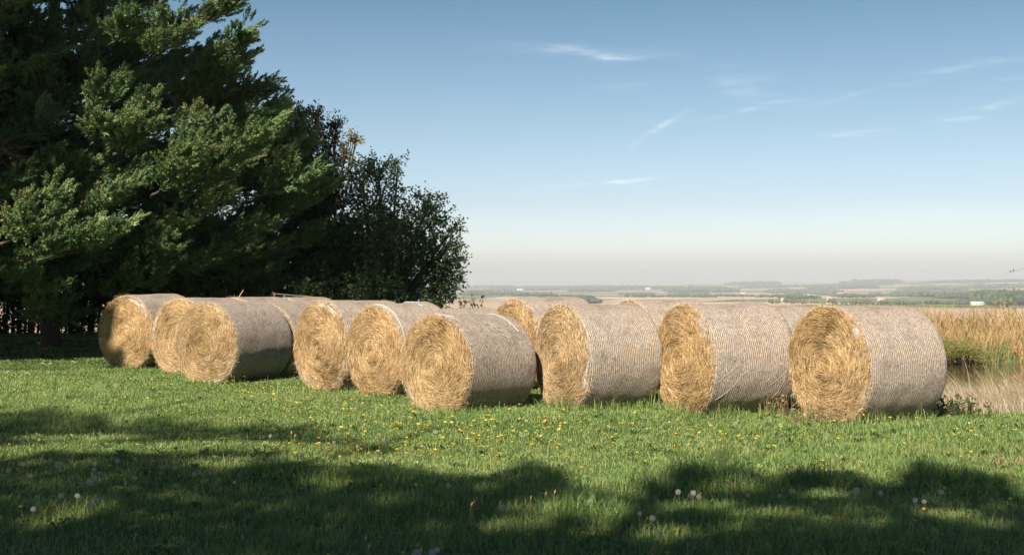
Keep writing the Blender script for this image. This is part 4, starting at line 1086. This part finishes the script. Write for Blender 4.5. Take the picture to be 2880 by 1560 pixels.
def reed_mass(name, label, n, fx, fy, hgt, mat, wid, leanx, rlo=0, rhi=1, cat='reeds', spread=.22, broken=.22):
    g = Geo(); X, Y = fx(n), fy(n); Z = gz(X, Y); Z = np.maximum(Z, -.56); h = hgt(n)
    lx = pr.normal(leanx, spread, n) * h; ly = pr.normal(0, .15, n) * h; wv = wid * pr.uniform(.6, 1.4, n); aa = pr.uniform(-.9, .9, n)
    w = np.stack([np.cos(aa), np.sin(aa), 0 * aa], -1) * wv[:, None] * .5
    b = np.stack([X, Y, Z - .03], -1); m1 = b + np.stack([lx * .3, ly * .3, h * .55], -1); tip = b + np.stack([lx, ly, h * (1 - .1 * np.abs(lx / h))], -1)
    brk = pr.uniform(size=n) < broken
    tip[brk] = m1[brk] + np.stack([pr.normal(0, .35, brk.sum()) * h[brk], pr.normal(0, .15, brk.sum()) * h[brk], pr.uniform(-.25, .2, brk.sum()) * h[brk]], -1)
    V = np.stack([b - w, b + w, m1 + w * .9, m1 - w * .9, tip + w * .25, tip - w * .25], 1).reshape(-1, 3)
    i = np.arange(n)[:, None] * 6; rr = np.repeat(pr.uniform(rlo, rhi, n), 6)
    g.add(V, np.concatenate([i + np.array([[0, 1, 2, 3]]), i + np.array([[3, 2, 4, 5]])]), rr)
    return tag(g.build(name, M[mat]), label, cat, None, 'stuff')


reed_mass('dry_reeds', 'tall orange dry reeds beyond the pond', 15000, lambda n: pr.uniform(6.5, 22, n), lambda n: pr.triangular(31.2, 32.4, 36.5, n), lambda n: pr.uniform(.42, 1.1, n) * np.where(pr.uniform(size=n) < .03, 1.25, 1), 'reed', .020, -.06, 0, 1, 'reeds', .36, .36)
reed_mass('dry_reeds', 'bent dry reed litter along the far pond edge', 3000, lambda n: pr.uniform(9, 22, n), lambda n: pr.uniform(30.6, 32.5, n), lambda n: pr.uniform(.4, .9, n), 'reed', .02, .05, .15, .8)
reed_mass('green_reeds', 'green reed blades standing at the far water edge', 230, lambda n: np.where(pr.uniform(size=n) < .5, pr.uniform(11.2, 22, n), pr.choice([10.9, 11.4, 12.3, 12.6, 13.0], n) + pr.normal(0, .15, n)), lambda n: pr.uniform(30.2, 31.6, n), lambda n: pr.uniform(.35, .8, n), 'greenreed', .03, .05)
reed_mass('pale_rushes', 'pale dry rushes leaning left over the near pond bank', 8500, lambda n: pr.uniform(4.95, 9.8, n), lambda n: pr.triangular(14.5, 14.9, 16.0, n), lambda n: pr.uniform(.11, .31, n) * np.where(pr.uniform(size=n) < .14, pr.uniform(1.2, 2.3, n), 1), 'rush', .006, -.45)
reed_mass('pale_rushes', 'short pale dry grass at the foot of the rushes', 3000, lambda n: pr.uniform(4.75, 9, n), lambda n: pr.uniform(14.0, 15.2, n), lambda n: pr.uniform(.08, .26, n), 'rush', .006, -.25)

# olive green bush at the pond edge
bx = at(2430, 880, 30.); root = empty('green_bush', (bx[0], 30., -.6)); tag(root, 'rounded olive green bush overhanging the pond in front of the reeds', 'bush')
g, tg = Geo(), Geo()
for q in range(46):
    u = pr.uniform(2330, 2486); v = 899 - pr.uniform(0, 1) * (34 if u < 2460 else 16) + pr.normal(0, 2); r = pr.uniform(9, 17)
    c = at(u, v, 30 + pr.normal(0, .3)) - np.array(root.location); rr = r * K25 / F_PX * 30
    leaf_cloud(g, c, rr, 420, .034, pr, 0, 1)
    tube(tg, np.array([[c[0] * .5, 0, 0], c * .6, c]), [.015, .012, .006], 5, .5, False)
g.build('foliage', M['bush'], root); tg.build('stem', M['bark'], root, True)

# ------------------------------------------------------------------ pipe rail behind the left bales
pa, pb, pc = at(690, 738.5, 25.2), at(762, 744.5, 25.0), at(830, 752, 24.8)
root = empty('pipe_rail', ((pa[0] + pc[0]) / 2, 25.0, 0)); o3 = np.array(root.location)
tag(root, 'dull thin pipe with a rusty length, propped up behind the left bales', 'pipe')
g = Geo(); tube(g, np.array([pa, pb]) - o3, .014, 6, .7); g.build('pipe', M['metal'], root, True)
g = Geo(); tube(g, np.array([pb, pc]) - o3, .02, 6, .5); g.build('rusty_pipe', M['rust'], root, True)
for p in (pa, pb, pc):
    g = Geo(); tube(g, np.array([[p[0], p[1], 0], [p[0], p[1], p[2] + .03]]) - o3, .02, 6, .3); g.build('post', M['bark'], root, True)

# stray straws standing on the bale tops
for i, (u, v, Y, pp, lab) in enumerate([(600, 741, 21.3, [(0, 0), (12, -12)], 'single long straw sticking up over the gap in the left bale line'), (683, 744, 22.4, [(0, 0), (2, -11), (8, -1)], 'bent straw standing up near the end of the dull pipe')]):
    b = at(u, v, Y); root = empty('stray_straw', tuple(b)); tag(root, lab, 'straw')
    g = Geo(); q = np.array([at(u + a, v + c, Y) - b for a, c in pp]); q[0, 2] -= .05; tube(g, q, .007, 5, .8); g.build('stalk', M['straw'], root, True)

# ------------------------------------------------------------------ birds on a wire
wpts = []
W0, W1 = at(2440, 709, 1500.), at(2640, 655, 70.)
tt = np.linspace(0, 1, 60)[:, None] ** .35
WP = W0 * (1 - tt) + W1 * tt - np.array([0, 0, .9]) * np.sin(tt * pi)
root = empty('power_line', (float(W1[0]), float(W1[1]), float(gz(W1[0], W1[1])))); o3 = np.array(root.location); tag(root, 'thin overhead wire rising to the right above the far fields', 'power line')
g = Geo(); tube(g, WP - o3, .011, 5, .5); g.build('wire', M['wire'], root, True)
for p in (W0, W1):
    g = Geo(); tube(g, np.array([[p[0], p[1], float(gz(p[0], p[1])) - .3], [p[0], p[1], p[2] + .3]]) - o3, [.10, .07], 8, .5); g.build('pole', M['deadwood'], root, True)


def bird(f, label, tilt):
    P = np.array([np.interp(f, tt[:, 0], WP[:, c]) for c in range(3)]); root = empty('perched_bird', tuple(P)); tag(root, label, 'bird', 'birds on the wire'); root.rotation_euler = (0, tilt, .5); root.scale = (.62, .62, .62)
    g = Geo(); V, Fc = ICO2
    body = V * np.array([.085, .075, .16]); body[:, 2] += .17; body[:, 0] += -.25 * (body[:, 2] - .17) * 0
    g.add(body, Fc, .3); g.add(V * .058 + np.array([.015, 0, .35]), Fc, .6)
    g.add([[.06, .012, .355], [.06, -.012, .355], [.06, 0, .335], [.115, 0, .34]], [[0, 1, 3], [1, 2, 3], [2, 0, 3]], .2)
    g.add([[-.05, .035, .10], [-.05, -.035, .10], [-.12, -.03, -.10], [-.12, .03, -.10]], [[0, 1, 2, 3]], .1)
    g.build('body', M['bird'], root, True)
    for s in (-1, 1):
        gw_ = Geo(); gw_.add(V * np.array([.06, .018, .13]) + np.array([-.02, s * .068, .17]), Fc, .1); gw_.build('wing', M['bird'], root, True)
        gl = Geo(); tube(gl, np.array([[.0, s * .025, .05], [.005, s * .025, 0]]), .006, 5, .1); gl.build('leg', M['bird'], root, True)


# place along the wire where it passes the photo's two specks
WU, WV = px(WP)
for uu_, lab, tl in ((2540, 'left of two small dark birds perched on the wire, leaning', .35), (2549, 'right of two small dark birds perched on the wire, upright', -.05)):
    bird(float(np.interp(uu_, WU, tt[:, 0])), lab, tl)

# ------------------------------------------------------------------ far landscape
def far_ground(u, Yd):
    X = (u * K25 - 1440) / F_PX * Yd; return X, float(gz(X, Yd))


def blob_tree(g, x, y, z, h, w, prng, lod=2):
    V, Fc = ICO2 if lod == 2 else ICO1
    for q in range(3 if lod == 2 else 2):
        s = 1 + .22 * np.random.default_rng(prng.integers(1 << 30)).normal(size=(len(V), 1))
        g.add(V * s * np.array([w * .5, w * .5, h * .42]) * prng.uniform(.65, 1) + np.array([x + prng.normal(0, w * .2), y + prng.normal(0, w * .2), z + h * prng.uniform(.45, .62)]), Fc, np.clip(prng.normal(.4, .2), 0, 1))


def wood(u0, u1, Yd, h, dep, label, seed, dens=1.0, jit=.35):
    pr = np.random.default_rng(seed); g = Geo()
    xa, xb = (u0 * K25 - 1440) / F_PX * Yd, (u1 * K25 - 1440) / F_PX * Yd
    n = int(max(6, min(520, (xb - xa) * max(dep, 12) / (h * h * .45) * dens * (1.8 if Yd < 2700 else 1)))); hs_ = .72 if Yd < 2700 else 1
    xs = pr.uniform(xa, xb, n); ys = Yd + pr.uniform(-.5, .5, n) * dep
    for x, y in zip(xs, ys):
        e = 1 - abs((x - xa) / (xb - xa) - .5) * 2
        hh = h * pr.uniform(1 - jit, 1.1) * (.6 + .4 * min(1, e * 4)); blob_tree(g, x, y, float(gz(x, y)), hh, hh * hs_ * pr.uniform(.8, 1.4), pr, 2 if Yd < 2700 else 1)
    o = g.build('far_wood', M['farleaf'], None, False); tag(o, label, 'wood', None, 'stuff')


wood(1345, 1505, 2350, 15, 120, 'dark wood across the valley over the centre bales', 301)
wood(1430, 1545, 6200, 22, 250, 'hazy ridge wood left of centre', 302); wood(1675, 1850, 6000, 26, 320, 'hazy ridge wood above the right bales', 303)
wood(1215, 1420, 7000, 16, 200, 'faint wood strip on the ridge by the oak', 304, .5); wood(1160, 1240, 4200, 18, 250, 'bluish wood just right of the oak', 305)
wood(2495, 2640, 2080, 26, 260, 'large dark wood at the right edge', 306, 1.2); wood(2430, 2520, 2060, 11, 90, 'low dark trees left of the large wood', 307)
wood(2260, 2575, 4800, 24, 220, 'long bluish wood strip at upper right', 308, .7); wood(1930, 2110, 5600, 20, 260, 'hazy wood patch right of centre', 309, .6)
wood(2235, 2330, 3800, 20, 150, 'grey green wood strip over the largest bale', 310); wood(1850, 2240, 7400, 18, 250, 'thin wood line on the right ridge', 311, .5)
wood(2330, 2600, 7600, 20, 300, 'far ridge wood at the right', 312, .5); wood(1280, 1640, 8200, 18, 260, 'farthest ridge tree line at centre', 313, .35); wood(2290, 2430, 2900, 13, 80, 'mid distance hedge trees right', 314)
wood(1560, 1800, 3000, 7, 30, 'low hedge line across the tan fields', 315, .5); wood(1620, 1760, 2200, 5, 25, 'short near hedge line over the bale tops', 316, .5)
for q_, (a_, b_, d_, h_, w_) in enumerate([(1170, 1330, 5200, 18, 160), (1360, 1470, 7800, 20, 200), (1500, 1700, 7000, 22, 200), (1180, 1300, 8600, 22, 200), (1830, 1960, 8600, 26, 240), (1990, 2080, 5000, 18, 120), (2120, 2260, 8200, 30, 260), (2080, 2180, 4000, 14, 70), (2180, 2330, 4400, 16, 80), (2440, 2600, 6200, 26, 220),
                                             (2260, 2420, 6000, 24, 180), (1250, 1400, 3600, 12, 60), (1680, 1790, 4400, 14, 80), (1790, 1900, 3400, 9, 40), (1900, 2030, 3000, 9, 40), (2480, 2600, 2900, 17, 120), (2360, 2460, 2600, 11, 50), (1960, 2060, 2650, 8, 40), (2110, 2200, 2700, 9, 40)]):
    wood(a_, b_, d_, h_, w_, 'dark strip of woodland in the far fields', 400 + q_, .7)
wood(2040, 2200, 6600, 22, 260, 'dark ridge wood over the gap', 317, .7); wood(1555, 1650, 4600, 12, 60, 'small hedge in pale fields', 318); wood(2330, 2560, 3300, 12, 60, 'right hedge line before the long wood', 319, .7)

# hedgerow trees one by one on the near side of the valley floor
pr = np.random.default_rng(330); i = 0
for u in np.linspace(1930, 2425, 46):
    u = u + pr.uniform(-4, 4); Yd = 2280 + pr.uniform(-60, 40) - (u - 1930) * .25; x, z = far_ground(u, Yd); h = pr.uniform(5, 9.5) * (1.25 if pr.uniform() < .2 else 1)
    root = empty('hedgerow_tree', (x, Yd, z)); tag(root, 'small rounded dark tree in the row across the valley', 'tree', 'hedgerow trees across the valley')
    g = Geo(); blob_tree(g, 0, 0, 0, h, h * pr.uniform(.9, 1.5), pr, 2); g.build('crown', M['farleaf'], root, False)
    g = Geo(); tube(g, np.array([[0, 0, -.3], [0, 0, h * .4]]), [.3, .2], 6, .3); g.build('trunk', M['bark'], root, True)

# bright green field strip
gf = Geo(); xs = np.linspace(690, 830, 15); ys = np.linspace(-60, 60, 7)
XX, YY = np.meshgrid(xs, 1960 + ys + 0); YY = YY + (XX - 690) * .35
VV = np.stack([XX, YY, gz(XX, YY) + .7], -1).reshape(-1, 3); ii = np.arange(6)[:, None] * 15; jj = np.arange(14)[None]
gf.add(VV, np.stack([ii + jj, ii + jj + 1, ii + jj + 16, ii + jj + 15], -1).reshape(-1, 4), .7)
tag(gf.build('green_field', leafmat('bright_crop', [(0, (.22, .34, .06)), (1, (.26, .38, .08))], 0, .9)), 'bright green field strip beyond the reeds', None, None, 'structure')


def house(u, Yd, L, W, h, label, roof='houseroof', rz=0.):
    x, z = far_ground(u, Yd); root = empty('farm_house' if roof == 'houseroof' else 'farm_shed', (x, Yd, z)); root.rotation_euler = (0, 0, rz); tag(root, label, 'building', 'distant farm buildings')
    g = Geo(); a, b = L / 2, W / 2; rh = W * .35
    V = [[-a, -b, -1], [a, -b, -1], [a, b, -1], [-a, b, -1], [-a, -b, h], [a, -b, h], [a, b, h], [-a, b, h], [-a, 0, h + rh], [a, 0, h + rh]]
    g.add(V[:8], [[0, 1, 5, 4], [1, 2, 6, 5], [2, 3, 7, 6], [3, 0, 4, 7]], .6); g.add([V[4], V[7], V[8]], [[0, 1, 2]], .6); g.add([V[5], V[9], V[6]], [[0, 1, 2]], .6); g.build('wall', M['housewall'], root)
    g = Geo(); e = .5; t_ = .3
    for s in (-1, 1):
        lo = [[-a - e, s * (b + e), h - e * rh / b], [a + e, s * (b + e), h - e * rh / b], [a + e, 0, h + rh], [-a - e, 0, h + rh]]; hi = [[p[0], p[1], p[2] + t_] for p in lo]
        g.add(lo + hi, [[0, 1, 2, 3], [4, 5, 6, 7], [0, 1, 5, 4], [1, 2, 6, 5], [3, 0, 4, 7]], .5)
    g.build('roof', M[roof], root)


for i, a_ in enumerate([(2033, 2900, 26, 9, 5, 'long white farm building in the green fields above the gap of the last two bales', 'shedroof', .1), (2048, 2920, 12, 8, 4, 'small white outbuilding right of the long white farm building', 'shedroof', .2), (2087, 2500, 16, 9, 5, 'cream house with pale roof above the row of trees', 'houseroof', .3), (2215, 2450, 15, 8, 4.5, 'white house right of centre on the valley floor by the row of trees', 'houseroof', -.1),
                          (2457, 2010, 22, 9, 3.5, 'long white shed beside the dark wood at right', 'shedroof', .05), (1970, 2480, 12, 8, 4, 'pinkish house at the left of the valley tree row', 'houseroof', .2), (1308, 6800, 36, 14, 8, 'white house speck on the ridge right of the oak', 'shedroof', 0.), (1630, 6700, 34, 14, 8, 'white speck of a house on the ridge above the middle bales', 'shedroof', .2), (1868, 5200, 26, 12, 6, 'white speck of a house in the hazy fields over the right bales', 'shedroof', 0.),
                          (2112, 4700, 24, 12, 9, 'tan house speck high in the fields over the largest bale', 'houseroof', 0.), (2395, 3600, 14, 9, 5, 'white speck of a house before the right wood strip', 'shedroof', .3), (2290, 5000, 20, 12, 6, 'pale house speck at the edge of the upper right wood', 'shedroof', .1), (2420, 4200, 20, 10, 5, 'pale house group speck left of the large right wood', 'shedroof', -.1)]):
    house(*a_)

# ------------------------------------------------------------------ haze, light, sky, camera
def haze():
    g = Geo(); a, z0, z1 = 13600, -75, 95
    V = [[x, y, z] for z in (z0, z1) for y in (-a, a) for x in (-a, a)]
    g.add(V, [[0, 2, 3, 1], [4, 5, 7, 6], [0, 1, 5, 4], [2, 6, 7, 3], [0, 4, 6, 2], [1, 3, 7, 5]])
    m, ns, ln = newmat('thin_air'); v = N(ns, 'ShaderNodeVolumePrincipled', i_Density=HAZE, i_Anisotropy=0.0); v.inputs['Color'].default_value = (.70, .755, .85, 1)
    o = N(ns, 'ShaderNodeOutputMaterial'); ln.new(v.outputs[0], o.inputs['Volume'])
    ob = g.build('haze', m); tag(ob, 'thin pale haze over the far fields', None, None, 'stuff')


HAZE = 1.3e-4
haze()
sl = bpy.data.lights.new('sun', 'SUN'); sl.energy = 5.0; sl.angle = radians(.55); sl.color = (1, .87, .70)
so = bpy.data.objects.new('sun', sl); col.objects.link(so)
from mathutils import Vector
so.rotation_euler = Vector(tuple(SD)).to_track_quat('Z', 'Y').to_euler()

w = bpy.data.worlds.new('World'); sc.world = w; w.use_nodes = True
ns, ln = w.node_tree.nodes, w.node_tree.links; ns.clear()
sky = N(ns, 'ShaderNodeTexSky', sky_type='NISHITA', sun_disc=False, sun_elevation=SUN_EL, sun_rotation=math.atan2(SUN_AZ[0], SUN_AZ[1]), air_density=1.0, dust_density=1.2, ozone_density=1.6, altitude=60)
hs = N(ns, 'ShaderNodeHueSaturation', i_Saturation=.85, i_Value=1.0); ln.new(sky.outputs[0], hs.inputs['Color'])
tc = N(ns, 'ShaderNodeTexCoord'); sp = N(ns, 'ShaderNodeSeparateXYZ'); ln.new(tc.outputs['Generated'], sp.inputs[0])


def math_(op, a, b=None, c=None, clamp=False):
    n = N(ns, 'ShaderNodeMath', operation=op, use_clamp=clamp)
    for i, q in enumerate((a, b, c)):
        if q is None: continue
        if isinstance(q, (int, float)): n.inputs[i].default_value = q
        else: ln.new(q, n.inputs[i])
    return n.outputs[0]


yy = math_('MAXIMUM', sp.outputs[1], .05); TX = math_('DIVIDE', sp.outputs[0], yy); TZ = math_('DIVIDE', sp.outputs[2], yy)
cbv = N(ns, 'ShaderNodeCombineXYZ'); ln.new(TX, cbv.inputs[0]); ln.new(TZ, cbv.inputs[1])
mpw = N(ns, 'ShaderNodeMapping'); mpw.inputs['Scale'].default_value = (15, 150, 1); mpw.inputs['Rotation'].default_value = (0, 0, -.12); ln.new(cbv.outputs[0], mpw.inputs[0])
nzw = N(ns, 'ShaderNodeTexNoise', i_Scale=1.0, i_Detail=6.0, i_Roughness=.62); ln.new(mpw.outputs[0], nzw.inputs['Vector'])
nzb = N(ns, 'ShaderNodeTexNoise', i_Scale=18.0, i_Detail=3.0); ln.new(cbv.outputs[0], nzb.inputs['Vector'])
wob = math_('MULTIPLY_ADD', nzb.outputs[0], .012, -.006)
TZw = math_('ADD', TZ, wob)
total = None
for (u, v, hl, th_, slope, amp) in [(1647, 146, 210, 16, .07, .38), (1700, 156, 70, 6, .13, .5), (1860, 359, 75, 8, -.6, .62), (2125, 305, 120, 7, -.22, .5), (2380, 272, 150, 8, -.2, .22), (2090, 240, 80, 38, .15, .32), (2745, 315, 105, 12, -.24, .62), (2420, 372, 80, 8, -.12, .5),
                                    (1722, 510, 95, 6, -.13, .8), (1745, 240, 75, 10, 0., .25), (2720, 190, 170, 11, -.18, .28), (2830, 235, 80, 10, -.1, .25), (1600, 520, 120, 9, -.1, .25), (2600, 600, 300, 50, 0., .16)]:
    cx, cz = (u - 1440) / F_PX, (HV - v) / F_PX; ang = math.atan(-slope); c, s = cos(ang), sin(ang)
    dx = math_('SUBTRACT', TX, cx); dz = math_('SUBTRACT', TZw, cz)
    al = math_('ADD', math_('MULTIPLY', dx, c), math_('MULTIPLY', dz, s)); pe = math_('SUBTRACT', math_('MULTIPLY', dz, c), math_('MULTIPLY', dx, s))
    al = math_('MULTIPLY', al, F_PX / hl); pe = math_('MULTIPLY', pe, F_PX / th_)
    e = math_('ADD', math_('MULTIPLY', al, al), math_('MULTIPLY', pe, pe)); gs_ = math_('MULTIPLY', math_('POWER', 2.718, math_('MULTIPLY', e, -1.0)), amp * .31)
    total = gs_ if total is None else math_('ADD', total, gs_)
nm = N(ns, 'ShaderNodeMapRange', i_1=.40, i_2=.66, i_3=.0, i_4=1.5); ln.new(nzw.outputs[0], nm.inputs[0])
front = math_('GREATER_THAN', sp.outputs[1], .06)
fac = math_('MULTIPLY', math_('MULTIPLY', total, nm.outputs[0]), front, clamp=True)
grad = ramp(ns, [(0, (.68, .67, .68)), (.03, (.78, .77, .785)), (.10, (.78, .79, .86)), (.22, (.58, .61, .68)), (.42, (.45, .52, .55)), (.74, (.27, .39, .43)), (1, (.15, .235, .28))])
gz_ = math_('MULTIPLY', sp.outputs[2], 1 / .32, clamp=True); ln.new(gz_, grad.inputs[0])
gm = N(ns, 'ShaderNodeMix', data_type='RGBA', blend_type='MULTIPLY', i_0=1.0); ln.new(hs.outputs[0], gm.inputs[6]); ln.new(grad.outputs[0], gm.inputs[7])
mixc = N(ns, 'ShaderNodeMix', data_type='RGBA'); ln.new(fac, mixc.inputs[0]); ln.new(gm.outputs[2], mixc.inputs[6]); mixc.inputs[7].default_value = (7.2, 7.4, 7.5, 1)
bg = N(ns, 'ShaderNodeBackground', i_Strength=.085); ln.new(mixc.outputs[2], bg.inputs[0])
ow_ = N(ns, 'ShaderNodeOutputWorld'); ln.new(bg.outputs[0], ow_.inputs[0])

cam = bpy.data.cameras.new('camera'); co = bpy.data.objects.new('camera', cam); col.objects.link(co)
cam.sensor_width = 36; cam.lens = 36 * F_PX / 2880; cam.clip_start = .1; cam.clip_end = 60000
co.location = (0, 0, H); co.rotation_euler = (radians(90) + math.atan((HV - 780) / F_PX), 0, 0)
sc.camera = co
cam.dof.use_dof = True; cam.dof.focus_distance = 15.0; cam.dof.aperture_fstop = 5.0
sc.view_settings.view_transform = 'Standard'; sc.view_settings.look = 'None'; sc.view_settings.exposure = 1.28; sc.view_settings.gamma = 1
sc.cycles.use_denoising = True
sc.cycles.max_bounces = 6; sc.cycles.diffuse_bounces = 4; sc.cycles.glossy_bounces = 2; sc.cycles.transmission_bounces = 4; sc.cycles.volume_bounces = 0
